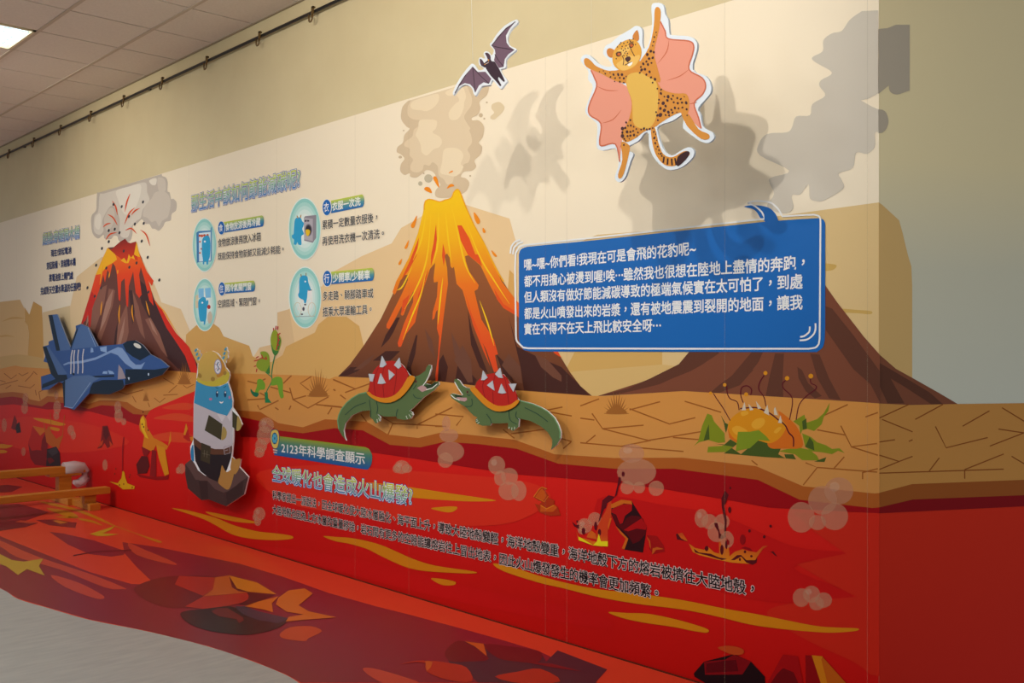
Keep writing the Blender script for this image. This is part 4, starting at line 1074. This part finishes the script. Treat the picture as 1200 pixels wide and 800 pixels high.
flatF('printed_rock', [Z(*k, '-60,195 60,185 175,200 90,242 -60,248')], '#6a1a20', fl, 6, 'maroon rock printed beyond the balance beams')
fr = flatF('printed_rock', [Z(*k, '-60,480 160,462 300,482 200,515 0,545 -60,545')], '#6a1c24', fl, 6, 'maroon rock printed in front of the balance beams')
flatF('rock_highlight', [Z(*k, '160,462 300,482 230,488 120,475')], '#b8452a', fr, 7)
flatF('printed_rock', [Z(*k, '280,460 420,455 590,482 590,522 380,500')], '#7c2028', fl, 6, 'small maroon rock with an orange spot printed on the floor')
flatF('rock_highlight', [Z(*k, '410,465 450,462 532,480 470,490')], '#cc7a2a', fl, 7)
flatF('printed_flame', [Z(*k, '700,570 760,550 830,528 900,505 870,535 800,565 930,570 840,585 760,585')], '#c9a81e', fl, 7, 'yellow flame printed right of the beams')
flatF('printed_flame', [Z(2.857, 0, 600, '-40,130 0,140 40,160 80,165 145,155 130,180 150,212 90,190 60,210 20,180 -40,160')], '#bf9a2e', fl, 7, 'yellow flame printed at the left edge of the floor')
flatF('dark_splash', [stroke(sm(Z(2.857, 0, 600, '245,145 320,132 400,128 440,126'), 4, False), 1.2)], '#5a141c', fl, 7)
tag(boxes('dark_gap_strip', [(-15.4, -0.010, 0.0, CX, 0.0, 0.004)], mat('#5a2414', 0.6)), kind='structure')  # dark strip standing in for the gap line between wall and floor

# ================================================================== CUT-OUT BOARDS FIXED IN FRONT OF THE WALL
def board(h):
    return Surf((0, -h, 0), NL)


FOAM = '#e9ebec'


def mounts(parent, pts, h, t):
    """foam blocks that hold a board off the wall"""
    for p in pts:
        q = board(h - t).at(p)
        boxes('mount_block', [(q.x - 0.02, -(h - t), q.z - 0.02, q.x + 0.02, -0.0042, q.z + 0.02)], mat('#d8d8d4'), parent)


# ---- jet plane
JH = 0.075
J = board(JH)
k = (5.0, 0, 350)
jet = thing('jet_cutout', 'blue cartoon jet plane cut-out mounted on the wall before the dark volcano', 'cut-out', LEFT.at((115, 440)))
slab('jet_body', Z(*k, '283,95 335,90 412,285 445,180 443,158 475,147 515,165 573,277 715,265 745,248 790,243 835,270 880,325 940,355 990,398 950,445 870,472 730,505 715,530 640,560 520,555 435,650 375,630 368,495 345,487 285,532 243,535 240,455 298,438 280,375 255,367 265,335 250,280 285,270 285,250 312,240'), J, 0.010, '#33558f', jet, '#8a93a4')


def jp(nm, s, c, lay=2, **kw):
    return flat(nm, [Z(*k, q) for q in s.split(';')], c, jet, JH / STEP + lay, **kw)


DN = '#122538'
jp('wing', '382,478 430,452 520,447 585,465 545,487 520,522 425,642 378,630', '#526f9a')
jp('tail_fin', '283,278 395,440 325,450 270,290;420,295 455,180 478,150 513,166 571,280;305,95 335,90 412,285 410,300 345,305', '#4a699a')
jp('tail_fin_edge', '250,280 272,281 340,445 390,445 395,470 340,488 298,438;283,95 307,95 352,303 330,304;414,297 416,262 453,170 456,182', DN, 3)
jp('wing_edge', '366,490 382,478 380,630 374,628;250,500 385,445 380,480 345,487 244,525', DN, 3)
jp('canopy', '720,267 745,248 790,243 835,270 882,325 820,361 775,337 740,310', DN, 3)
jp('underside', '735,412 800,413 905,415 986,402 950,445 870,472 732,503;545,492 600,475 720,475 727,508 715,530 640,560 522,556 530,520', DN, 3)
jp('body_stripe', '370,384 400,370 480,362 560,343 640,306 690,283 715,288 740,320 765,360 795,386 825,386 850,370 828,411 780,410 735,380 690,330 650,316 560,357 480,377 400,382 375,391', '#7f9cc8', 3)
flat('body_line', [stroke(sm(Z(*k, s), 3, False), 1.2) for s in ('425,300 417,340 416,400 414,440', '438,300 433,340 434,400 432,440', '461,298 456,340 458,400 456,438', '491,294 484,340 485,400 483,436')], '#c9c9cc', jet, JH / STEP + 3.5)
flat('wing_line', [stroke(Z(*k, '425,640 530,490'), .6), stroke(Z(*k, '375,630 425,640'), .9), stroke(Z(*k, '515,168 560,280'), .6)], '#8ba6cf', jet, JH / STEP + 3.5)
flat('canopy_glare', [ell(161, 405, 4.9, 2.4, 14, .5)], '#d8d6cc', jet, JH / STEP + 4)
jp('air_intake', '695,384 715,410 738,466 690,472', '#9a8f98', 3.5)
jp('side_vent', '540,452 668,446 670,457 560,460', DN, 3.2)
jp('side_panel', '600,438 605,425 630,424 628,440;632,418 660,425 670,440 640,440;533,285 545,290 548,312 530,315;585,285 625,278 625,315 590,305', '#86a5d0', 3.4)
jp('antenna', '748,460 760,460 756,478 752,470;866,435 874,435 874,450 866,448', '#b8cadf', 4)
jp('bolt_mark', '421,440 430,432 438,440 432,450', DN, 4)
mounts(jet, [(95, 455), (140, 430)], JH, 0.010)

# ---- helmeted worker figure sitting on a rock
MH = 0.10
M_ = board(MH)
wk = thing('worker_cutout', 'cut-out of a blue figure in yellow hard hat sitting on a brown rock', 'cut-out', LEFT.at((254, 500)))
slab('figure_board', P('230,446 231.5,430 232,424 236,417 242,412 249,411 255,414 262,423 264,430 268,435 269,440 267,448 271,460 272.6,470 272,477 279,487 283.6,497 279,503 273.6,502 273.2,517 271.5,535 275,538.6 281.6,538 280.5,547 291,558.6 286,579 265,593 244.5,585 236,586 220,572 217,556 217,543.5 224,538 223,531 223,523 226.5,515 227,472'), M_, 0.010, FOAM, wk, '#e3dede')


def wp(nm, polys, c, lay=2):
    return flat(nm, polys, c, wk, MH / STEP + lay)


k2 = (6.154, 220, 470)
rk = wp('rock_seat', [P('217,543.5 224,538 228,543 232,551 240,557 255,562 270,556 280.5,547.3 291,558.6 286,579 265,593 244.5,585 236,586 220,572 217,556')], '#43302e')
wp('rock_top', [P('217,543.5 224,538 228,543 232,551 240,557 255,562 270,556 280.5,547.3 291,558.6 282,564 270,574.5 262,577 252,573 243,563 236,565 233,562 229,562 223,551')], '#5d4440', 2.5)
wp('rock_shade', [P('233,563 243,563 244,584 236,585'), P('265,577 285,563 284,578 266,591')], '#382726', 2.6)
wp('head', [P('230,446 236,449 246,452 258,452.5 267,448.5 270.6,460 272.2,470 272,477 266,487 255,484 243,479 227.4,472')], '#3b8fb8', 2.5)
wp('shirt', [P('227.3,472 243,479 255,484 264,487 272,478 272.8,485 272.6,520 271.8,523 263,526 252,526 240,523 226.6,512')], '#bdb6bb', 2.3)
wp('collar', [P('254,484 260,494 264,488'), P('272,478 266,488 270,494')], '#cfc9cd', 2.6)
wp('belt', [P('226.6,512 240,522.5 252,526 263,526 272,522 271.8,529 262,532.5 250,532.5 238,530 227,520')], '#5f3a28', 2.7)
wp('trousers', [P('227,519.5 238,529.5 250,532.5 262,532.5 271.6,529 270.5,537 266,550 260,560 256,565 245,560 235,552 229,540')], '#231c20', 2.6)
wp('boot', [sm(P('260,545 263,550 266,553 271,550 274.4,552 273,560 270,570 266,573.5 258,568 255.6,564 258,556'), 3), sm(P('271,541 272,535.5 275,538 281.4,537 281.6,541 279.5,550 275.5,555.5 273,553 270,549'), 3)], '#b08040', 3.0)
slv = wp('sleeve', [Z(*k2, '152,98 250,165 240,280 122,210')], '#3f3a24', 3.2)
wp('sleeve', [Z(*k2, '322,70 358,105 350,208 322,185')], '#3f3a24', 3.2)
wp('glove', [sm(Z(*k2, '252,185 272,195 282,225 275,262 255,278 242,272'), 3), sm(Z(*k2, '358,105 384,150 388,180 372,208 350,206'), 3)], '#a8904e', 3.1)
wp('tool_pouch', [Z(*k2, '98,298 166,325 160,452 92,425')], '#3c3423', 3.3)
wp('pouch_cross', [stroke(Z(*k2, '105,375 158,388'), .5), stroke(Z(*k2, '120,350 118,400'), .5), stroke(Z(*k2, '140,358 138,408'), .5)], '#6e6a56', 3.6)
wp('buckle', [stroke(Z(*k2, '260,330 302,318 306,372 266,384 260,330'), .9), stroke(Z(*k2, '270,356 290,350'), .7)], '#a49aa0', 3.4)
wp('tail_patch', [sm(Z(*k2, '40,318 45,430 25,415 20,370 28,330'), 3)], '#2f7fb0', 2.4)
k3 = (10.0, 220, 400)
hm_ = wp('hard_hat', [sm(Z(*k3, '118,380 122,270 160,175 215,125 285,112 345,142 412,230 440,300 485,360 488,405 462,475 400,510 320,527 230,520 160,495 106,458'), 3)], grad([(LEFT.at((250, 450)).z, '#b89a38'), (LEFT.at((250, 412)).z, '#cfa440')], 0.35, 0.4), 3.2)
wp('hat_brim', [sm(Z(*k3, '108,430 160,455 230,470 310,458 380,425 450,370 484,365 488,405 462,475 400,510 320,527 230,520 160,495 106,458'), 3)], '#bfae3a', 3.5)
wp('hat_shade', [sm(Z(*k3, '330,150 410,230 438,300 440,350 400,400 350,420 340,380 395,300 380,220'), 3)], '#b8802e', 3.4)
wp('hat_bump', [ell(234, 440, 2.3, 3, 12, -.5), ell(249.5, 444, 2.5, 2.7, 12), ell(263.5, 437, 2, 2.6, 12, .4)], '#9a7834', 3.8)
bdg = wp('hat_badge', [ell(255.3, 429.5, 4.4, 9)], '#8a8aa6', 3.8)
wp('hat_badge', [ell(255.3, 429.5, 3.6, 8)], '#d9d6da', 4.0)
wp('badge_mark', [stroke(sm(P('256.6,424.5 254.4,426 255,428.6 256.4,430.5 256,433 254,433.6'), 3, False), .8), stroke(P('255.2,423.4 255.2,435')	, .5)], '#3a5878', 4.3)
wp('badge_mark', [stroke(P('252.6,426 253.4,428'), .6), stroke(P('258,426 257.4,428'), .6), stroke(P('252.6,433 253.4,431'), .6), stroke(P('258,433 257.4,431'), .6)], '#a8483c', 4.3)
wp('eye', [ell(254.3, 461.5, 1.5, 4, 14), ell(263.8, 461.5, 1.5, 4, 14)], '#1a3a5c', 3.6)
wp('eye_glint', [ell(254.7, 459.6, .7, 1.1, 8), ell(264.1, 459.6, .7, 1.1, 8)], '#dfe8ee', 3.9)
wp('eyebrow', [stroke(P('252.6,453.4 254,454.6 256,454.8'), .7), stroke(P('262,454 263.6,453.2 265,452'), .7)], '#1c4a66', 3.6)
wp('cheek', [ell(246.8, 467.5, 2, 1.6, 12), ell(269, 465.5, 1.3, 2, 12)], '#b3749c', 3.6)
wp('mouth', [sm(P('257,470 259.5,471 262,469.8 260.5,472.2 258.2,472.2'), 3)], '#e9e6e4', 3.6)
for s, cs in (('228.3,408.5 230.3,407.8 231.2,410 233.6,410.2 233.4,413.6 235.6,414.6 234.4,418.4 233,421 233.4,425.5 231.4,425 230,421 230.4,417 228.4,415.5 228.6,412.6', ((229.4, 410.4), (230.8, 415), (232.4, 419.6))),
              ('262.8,407.4 265.4,406.4 266,410.6 267.4,412.6 266.6,416 267,419.5 264.6,421.6 264.6,425 262.6,424 261,421 259.4,418.6 260,415 260.6,411.6 262.4,411', ((264.4, 409), (263, 414), (262, 419)))):
    hn = slab('horn', sm(P(s), 2), M_, 0.010, '#c8a860', wk, '#e3dede', off=0.0005)
    flat('horn_patch', [ell(a, b, 1.2, 2.2, 10, .5) for a, b in cs], '#3f8fb0', hn, MH / STEP + 3)
mounts(wk, [(250, 470), (252, 560)], MH, 0.010)

# ---- two crocodiles with spiked shells
CH = 0.065
C_ = board(CH)
GRN, GRD = '#586c42', '#3c5630'


def croc(label, kk, outline, shell, rim, spikes, mouth, dark, teeth, eye, legs, scutes, lines, feet, rimline):
    t = thing('crocodile_cutout', label, 'cut-out', LEFT.at(Z(*kk, eye)[0]), 'crocodile cut-outs on the ground strip')
    L = CH / STEP
    slab('crocodile_body', Z(*kk, outline), C_, 0.008, GRN, t, FOAM)

    def fl_(nm, polys, c, lay=2):
        return flat(nm, polys, c, t, L + lay)
    fl_('back_scutes', [stroke(Z(*kk, scutes), 1.2)], '#6f9a6a', 2)
    fl_('body_line', [stroke(sm(Z(*kk, s), 3, False), .9) for s in lines], '#2c4638', 2.4)
    fl_('claw', [stroke(Z(*kk, s), .8) for s in feet], '#c2c8b4', 2.6)
    fl_('mouth_inside', [Z(*kk, mouth)], '#b58f8c', 2.4)
    fl_('mouth_dark', [Z(*kk, dark)], '#2c3a24', 2.6)
    fl_('teeth', [stroke(Z(*kk, s), 1.0) for s in teeth], '#e4e2da', 3)
    e = Z(*kk, eye)[0]
    fl_('eye', [ell(e[0], e[1], 1.5, 1.8, 12)], '#6b4a3c', 3)
    fl_('eye_pupil', [ell(e[0], e[1], .6, 1, 8)], '#1a1412', 3.4)
    sh = slab('shell', sm(Z(*kk, shell), 2), C_, 0.006, '#b3241c', t, off=0.0062)
    flat('shell_rib', [stroke(sm(Z(*kk, s), 3, False), .8) for s in rimline], '#8e1a18', sh, L + 17)
    slab('shell_rim', sm(Z(*kk, rim), 2), C_, 0.003, '#d0821c', t, off=0.0092)
    for q in spikes:
        sp = slab('shell_spike', Z(*kk, q), C_, 0.004, '#b9bcc2', t, off=0.0102)
    mounts(t, [(sum(p[0] for p in Z(*kk, shell)) / len(P(shell)), Z(*kk, shell)[0][1])], CH, 0.008)
    return t


croc('green crocodile cut-out with red spiked shell facing right, left of the pair', (6.154, 380, 400),
     '158,714 130,680 100,630 92,570 100,530 120,490 160,440 200,405 250,375 305,365 320,350 325,300 345,230 380,180 440,143 530,140 570,180 610,240 650,255 690,240 730,210 735,190 750,168 770,172 772,200 755,250 722,300 770,312 800,290 825,290 826,312 790,352 720,400 680,440 640,480 612,500 632,507 640,530 625,556 580,566 525,556 520,540 470,542 430,540 382,522 405,545 400,575 370,592 350,562 330,545 330,496 270,502 200,532 152,590 140,640 148,690',
     '318,370 322,330 342,240 380,182 440,145 510,142 560,172 605,240 575,320 515,385 450,410 380,402',
     '305,366 320,362 345,385 400,405 460,404 515,380 560,330 600,262 625,244 648,256 648,278 605,345 545,408 475,440 400,436 340,405 312,380',
     ['415,104 447,166 422,186 398,184', '540,117 553,180 535,197 502,170', '318,233 361,235 347,290 330,286', '405,230 441,300 415,306 384,304', '462,203 506,240 468,279'],
     '668,335 702,316 742,330 735,352 705,364', '720,318 770,310 802,292 820,296 785,335 742,340', ['770,195 755,245 735,285 712,318', '735,348 780,335 815,305'], '660,288',
     None, '305,366 250,378 200,408 160,442 122,490 104,530 96,570 104,630', ['325,420 330,460 335,500 335,545', '375,430 385,480 378,520', '530,485 520,520 522,545', '640,380 660,405 700,410', '640,345 655,325 665,310', '300,440 220,470 150,530'],
     ['380,560 385,585', '392,550 400,572', '403,540 408,560', '590,535 600,560', '610,525 625,548', '625,515 638,530'], ['440,150 420,250 430,400', '390,190 360,280 370,395', '510,145 520,250 500,385'])
croc('green crocodile cut-out with red spiked shell facing left, right of the pair', (6.67, 510, 410),
     '905,780 950,740 980,690 982,640 962,580 932,528 880,478 830,448 760,418 700,403 655,392 640,378 620,320 575,250 530,190 470,180 400,190 350,220 312,288 275,300 240,293 215,278 190,240 170,225 150,230 148,250 180,300 205,335 214,355 180,350 130,338 114,350 130,377 190,417 240,447 268,480 300,512 330,527 313,545 320,572 370,592 430,590 440,572 505,574 570,570 568,610 610,632 650,602 656,540 640,532 740,552 820,592 880,642 914,700 914,740',
     '310,292 350,222 400,192 470,180 530,192 575,250 620,320 640,385 590,427 520,441 450,431 385,378',
     '272,308 288,290 310,293 345,330 395,382 455,425 520,438 590,424 640,388 656,400 632,432 600,455 540,477 470,477 400,442 330,375',
     ['372,161 407,216 385,235 359,235', '505,139 526,219 495,215 467,188', '447,239 461,316 404,275', '515,264 552,336 520,341 491,334', '573,264 634,262 610,326'],
     '160,365 210,372 245,372 250,390 230,403 190,395', '150,350 180,352 212,360 205,368 160,370', ['152,250 180,300 215,350', '122,350 150,375 190,392'], '252,328',
     None, '655,394 760,422 830,452 880,482 930,532 958,582 976,640 974,690', ['575,470 580,530 600,560 640,580', '635,480 630,520 655,545', '400,500 430,540 440,575', '285,380 290,420 275,440 230,440', '250,345 260,355 275,350', '700,450 800,500 880,560'],
     ['320,545 330,540', '318,558 335,552', '330,575 345,562', '580,600 575,615', '600,605 598,625', '620,600 620,620'], ['470,185 450,290 455,425', '400,195 370,280 390,375', '540,200 560,300 575,420'])

# ---- hanging cut-outs
def thread(p, q, parent, r=0.0009, c='#e8e6dc'):
    return tube('hanging_thread', [p, q], r, mat(c, 0.3), parent, 6)


# bat, tilted forward
A0, A1 = hit((606, 25), V((0, -0.487, 0)), NL), hit((534, 107), V((0, -0.631, 0)), NL)
tv = (A1.y - A0.y) / (A1.z - A0.z)
nb = V((0, -1, tv)).normalized()
BT = Surf(A0, nb)
k = (7.27, 520, 10)
bat = thing('bat_cutout', 'small purple bat cut-out with white border hanging from the ceiling by a thread', 'cut-out', tuple(BT.at((570, 68))))
slab('white_border', sm(Z(*k, '85,735 77,715 110,640 160,560 225,480 245,470 266,480 290,518 320,525 345,507 302,480 298,430 315,414 338,425 352,420 338,385 355,364 385,370 405,400 421,380 425,350 398,320 395,295 410,285 450,220 520,145 610,95 631,100 630,125 590,160 555,210 545,270 565,315 610,338 617,355 560,400 530,440 532,490 515,510 485,517 502,560 535,600 541,620 522,642 502,670 490,682 468,670 415,608 396,650 360,655 320,665 285,720 270,742 254,725 240,680 200,650 150,660 110,700'), 2), BT, 0.008, '#d3d8dc', bat)


def bp(nm, s, c, lay=1.5, smooth=False):
    return flat(nm, [sm(Z(*k, q), 3) if smooth else Z(*k, q) for q in s.split(';')], c, bat, lay, BT)


bp('bat_wing', '95,718 130,645 180,570 247,495 290,540 355,538 405,598 385,641 340,628 300,655 268,717 255,680 225,645 180,634 130,660;408,315 460,240 530,165 612,110 562,170 530,230 535,290 560,325 602,352 550,390 520,430 510,497 470,505 428,440 440,385 435,350', '#6b5463')
bp('bat_body', '352,485 375,462 405,448 435,452 470,510 495,560 522,618 510,626 468,582 463,600 492,654 480,662 436,610 398,570 360,512', '#3a2c36', 2)
bp('bat_ear', '307,432 322,432 345,465 352,488 328,492 312,470;352,380 375,378 398,405 398,445 382,450 366,410', '#4a3844', 2.2, True)
bp('bat_head', '330,488 345,466 375,440 400,436 408,455 395,485 355,502', '#3a2c36', 2.4, True)
flat('wing_bone', [stroke(Z(*k, s), .9) for s in ('95,718 180,575 247,495 268,712', '255,510 320,580 385,638', '408,315 460,330 600,352', '610,112 520,180 408,315', '435,390 465,440 510,495')], '#3a2c36', bat, 2.3, BT)
bp('bat_eye', '343,478 352,470 360,470 352,480;376,436 384,430 386,446 378,448', '#d09038', 2.8)
flat('bat_mouth', [stroke(Z(*k, '358,470 370,466 384,456'), .7)], '#b8a8a4', bat, 2.8, BT)
q = BT.at((553.4, 70))
thread(q - BT.n * 0.008 * 0.5, V((q.x - 0.03, q.y + 0.0, H)), bat)

# leopard glider
LH = 0.485
LP = board(LH)
k = (3.64, 670, 0)
leo = thing('leopard_cutout', 'large spotted orange leopard cut-out with pink gliding skin and white border, hanging before the wall', 'cut-out', tuple(LP.at((755, 110))))
slab('white_border', sm(Z(*k, '340,25 362,12 390,20 399,60 412,85 417,140 430,150 500,155 530,175 535,210 515,295 572,325 593,360 590,400 540,460 550,490 560,540 600,565 606,590 580,610 545,600 490,560 474,540 479,500 468,490 430,515 385,530 364,550 380,610 400,648 430,662 470,640 500,627 521,640 515,672 470,712 420,725 385,710 350,672 330,622 328,571 310,568 285,600 240,625 236,640 262,655 250,690 230,752 208,776 190,770 185,750 200,700 195,652 182,632 130,642 106,622 110,540 95,515 65,490 60,458 90,372 70,340 70,302 40,262 45,240 65,232 88,245 112,270 150,285 172,280 160,257 134,228 145,195 165,185 200,155 250,125 275,110 300,125 301,180 308,208 330,185 343,100'), 3), LP, 0.010, '#d3d9de', leo)


def lp(nm, polys, c, lay=1.5):
    return flat(nm, polys, c, leo, LH / STEP + lay)


SAL, SAD = '#d88f78', '#bd6548'
w1 = lp('gliding_skin', [sm(Z(*k, '80,296 130,318 190,345 238,372 270,430 275,510 240,545 215,600 203,690 188,615 125,622 118,600 122,525 75,490 72,450 105,370 95,330'), 3),
                    sm(Z(*k, '376,90 396,130 411,165 500,175 520,195 516,230 500,295 555,330 571,365 560,400 522,440 540,500 552,550 500,500 430,420 380,390 340,320 345,250 360,180'), 3)], SAL, 1.5)
lp('skin_fold', [stroke(sm(Z(*k, s), 4, False), wd, wd < 1.3) for s, wd in (('82,300 96,330 106,370 74,450 77,490 124,526 119,600 128,622 186,614 205,690', 1.6), ('108,368 150,385 200,386', 1.2), ('126,526 175,510 212,468', 1.2),
                                                                 ('378,92 398,132 412,165 500,175 520,196 515,232 500,296 556,332 571,366 558,402 522,440 540,500 552,548', 1.6), ('415,170 405,220 366,272', 1.2), ('500,296 460,325 404,344', 1.2), ('500,444 535,436', 1.1), ('205,630 212,618 220,612', 1.0))], SAD, 2.2)
ORG = '#c8863a'
lp('foreleg', [sm(Z(*k, '52,255 66,248 85,262 105,282 160,302 230,298 250,345 205,352 120,312 62,285'), 3), sm(Z(*k, '354,42 368,30 380,52 372,130 352,220 366,290 376,352 300,315 285,275 330,200 350,110'), 3)], ORG, 2.5)
lp('torso', [sm(Z(*k, '228,300 290,260 345,300 380,375 440,398 488,400 502,440 492,490 460,480 400,510 345,548 310,560 270,590 228,606 210,570 240,520 256,440 235,370'), 3)], ORG, 2.8)
lp('hind_leg', [sm(Z(*k, '466,478 500,488 540,550 584,572 584,592 552,592 505,552 485,525'), 3), sm(Z(*k, '210,606 246,620 243,660 222,740 206,762 197,745 216,680'), 3)], ORG, 3.0)
lp('belly', [sm(Z(*k, '240,320 290,308 320,325 360,350 369,420 360,500 332,545 290,546 262,520 257,430 235,370'), 3)], '#d3a850', 3.3)
lp('tail', [sm(Z(*k, '338,548 356,548 370,610 392,658 430,670 478,645 502,648 496,668 442,706 395,702 360,662 344,610'), 3)], ORG, 2.6)
lp('tail_tip', [sm(Z(*k, '452,668 485,646 502,648 495,670 462,704 448,705'), 3)], '#3a2426', 3.2)
lp('tail_band', [stroke(Z(*k, s), 2.0) for s in ('394,668 390,694', '410,675 408,702', '426,676 428,705', '440,674 446,704')], '#3a2426', 3.2)
lp('head', [sm(Z(*k, '174,262 178,222 200,190 240,168 276,174 297,210 292,250 266,285 222,302 190,290'), 3)], '#d39a40', 3.5)
lp('ear', [sm(Z(*k, '150,214 165,205 186,220 172,246 153,236'), 3), sm(Z(*k, '260,152 280,128 287,168 266,178'), 3)], '#c07a3a', 3.3)
lp('muzzle', [sm(Z(*k, '190,275 215,255 240,235 265,240 290,235 280,268 250,290 215,300'), 3), sm(Z(*k, '195,215 225,205 245,190 262,182 258,200 235,225 205,240'), 3)], '#dcae5c', 3.8)
lp('eye', [ell(670 + 201 / 3.64, 232 / 3.64, 3.5, 2.4, 14, -.35), ell(670 + 255 / 3.64, 194 / 3.64, 3.4, 2.4, 14, -.9)], '#4a2c28', 4.2)
lp('iris', [ell(670 + 202 / 3.64, 231 / 3.64, 2.1, 1.7, 12), ell(670 + 255 / 3.64, 194 / 3.64, 2.0, 1.7, 12)], '#b8602e', 4.4)
lp('nose', [sm(Z(*k, '228,248 245,240 252,252 240,264 230,258'), 3)], '#4a302e', 4.2)
lp('face_line', [stroke(sm(Z(*k, s), 3, False), .9) for s in ('214,236 222,255 219,278', '250,205 260,225 268,240', '238,262 240,270 226,278', '240,270 256,264', '188,230 196,222 212,222', '243,192 250,182 264,178')], '#4a302e', 4.3)
lp('mouth_white', [sm(Z(*k, '238,275 258,264 256,275 245,282'), 3)], '#e8e4da', 4.4)
SPOTS = ('118,306 3;135,302 3;143,314 4;163,310 3;178,318 5;165,328 4;185,333 4;198,318 6;205,332 5;214,318 6;222,334 5;222,352 4;205,348 4;183,347 3;232,326 3;'
         '360,138 3;352,158 4;349,178 4;362,150 2;345,195 3;337,218 6;350,222 5;322,232 6;330,250 6;345,246 5;318,262 5;305,272 6;295,285 5;325,275 6;340,268 4;298,298 6;312,295 6;290,310 4;332,306 6;318,318 5;355,338 7;338,330 5;345,352 4;365,378 4;381,382 4;380,398 6;'
         '395,412 4;411,412 8;408,428 7;425,422 5;432,408 4;450,418 5;465,422 5;480,412 3;488,438 7;470,437 5;452,440 5;435,436 5;390,440 7;400,452 6;378,462 6;395,470 8;378,490 8;412,478 6;425,468 5;440,460 6;455,462 4;472,458 4;490,466 5;430,480 5;415,492 4;400,490 4;365,492 5;360,478 4;370,440 4;372,425 4;492,492 3;448,478 3;367,512 4;'
         '250,512 4;232,522 5;216,548 7;228,545 5;240,536 4;252,535 5;264,540 4;216,580 8;216,565 5;236,562 6;250,562 5;262,558 5;275,550 4;238,580 5;224,592 4;222,618 4;250,578 5;265,575 5;282,565 4;296,552 4;308,548 5;320,552 4;332,550 4;345,546 4;245,592 3;230,600 3;278,578 3;'
         '350,562 4;358,572 3;352,588 5;362,598 3;356,610 5;366,625 4;360,635 3;372,640 4;380,655 4;370,655 3;384,665 4')
sp = []
for s in SPOTS.split(';'):
    a, r = s.split()
    x, y = a.split(',')
    r = float(r) / 3.64
    sp.append(ell(670 + float(x) / 3.64, float(y) / 3.64, r * random.uniform(.75, 1.0), r * random.uniform(.95, 1.25), 9, random.uniform(-.6, .9)))
KEEP += ('spot_print', 'face_print')
lp('spot_print', sp, '#4a3030', 5.0)
fs = [ell(670 + x / 3.64, y / 3.64, .75, .95, 7) for x, y in P('195,200 205,188 215,198 222,185 232,195 238,180 228,208 240,205 220,215 232,220 238,228 226,226 250,176 262,166 212,208 246,170 236,238 222,236 190,250 272,190 210,182')]
lp('face_print', fs, '#4a3030', 4.6)
for p in ((771, 14), (692, 72)):
    q = LP.at(p)
    thread(q + V((0, 0.005, 0)), V((q.x, q.y + 0.005, H)), leo, 0.0004)

# ================================================================== BALANCE BEAMS
pine = noisy('pine_wood', '#b8701c', '#cc8228', 3.0, 0.45, 0.4, 0.08, (14, 1.2, 14), 5)
b1_ = thing('balance_beam', 'low yellow wooden balance beam on a crosswise foot, nearer one, bare end by the wall', 'balance beam', (-8.85, -1.5, 0), 'wooden balance beams')
boxes('beam', [(-8.865, -3.2, 0.128, -8.745, -0.045, 0.182)], pine, b1_, 0.004)
for y in (-0.20, -2.9):
    boxes('beam_post', [(-8.90, y - 0.05, 0.045, -8.80, y + 0.05, 0.129)], pine, b1_, 0.002)
    boxes('cross_foot', [(-9.19, y - 0.045, 0.0015, -8.685, y + 0.045, 0.058)], pine, b1_, 0.003)
b2_ = thing('balance_beam', 'higher yellow wooden balance beam behind, end wrapped in clear plastic', 'balance beam', (-9.35, -1.5, 0), 'wooden balance beams')
boxes('beam', [(-9.41, -3.2, 0.268, -9.30, -0.06, 0.330)], pine, b2_, 0.004)
for y in (-0.235, -2.9):
    boxes('beam_post', [(-9.415, y - 0.055, 0.055, -9.315, y + 0.055, 0.246)], pine, b2_, 0.002)
    boxes('post_cap', [(-9.43, y - 0.14, 0.245, -9.30, y + 0.14, 0.269)], pine, b2_, 0.002)
    boxes('cross_foot', [(-9.62, y - 0.045, 0.0015, -9.12, y + 0.045, 0.060)], pine, b2_, 0.003)
# crumpled clear wrap round the end of the higher beam
wm, t, b = newmat('clear_wrap')
b.inputs['Base Color'].default_value = (0.9, 0.86, 0.85, 1)
b.inputs['Roughness'].default_value = 0.25
b.inputs['Alpha'].default_value = 0.55
n = t.nodes.new('ShaderNodeTexNoise')
n.inputs['Scale'].default_value = 45
bp_ = t.nodes.new('ShaderNodeBump')
bp_.inputs['Strength'].default_value = 0.9
bp_.inputs['Distance'].default_value = 0.01
t.links.new(n.outputs[0], bp_.inputs['Height'])
t.links.new(bp_.outputs[0], b.inputs['Normal'])
pts = [(-9.355, -0.24, 0.300), (-9.355, -0.14, 0.302), (-9.35, -0.075, 0.296), (-9.345, -0.048, 0.262), (-9.335, -0.05, 0.215), (-9.325, -0.085, 0.18), (-9.315, -0.125, 0.165), (-9.305, -0.165, 0.185)]
wr = tube('plastic_wrap', pts, 0.05, wm, None, 18, [0.066, 0.066, 0.062, 0.040, 0.038, 0.042, 0.038, 0.02])
rr = random.Random(3)
for v in wr.data.vertices:
    v.co += V((rr.uniform(-1, 1), rr.uniform(-.4, .4), rr.uniform(-1, 1))) * 0.006
    v.co.y = min(v.co.y, -0.004)
tag(wr, 'crumpled clear plastic wrap on the end of the higher balance beam', 'plastic wrap')
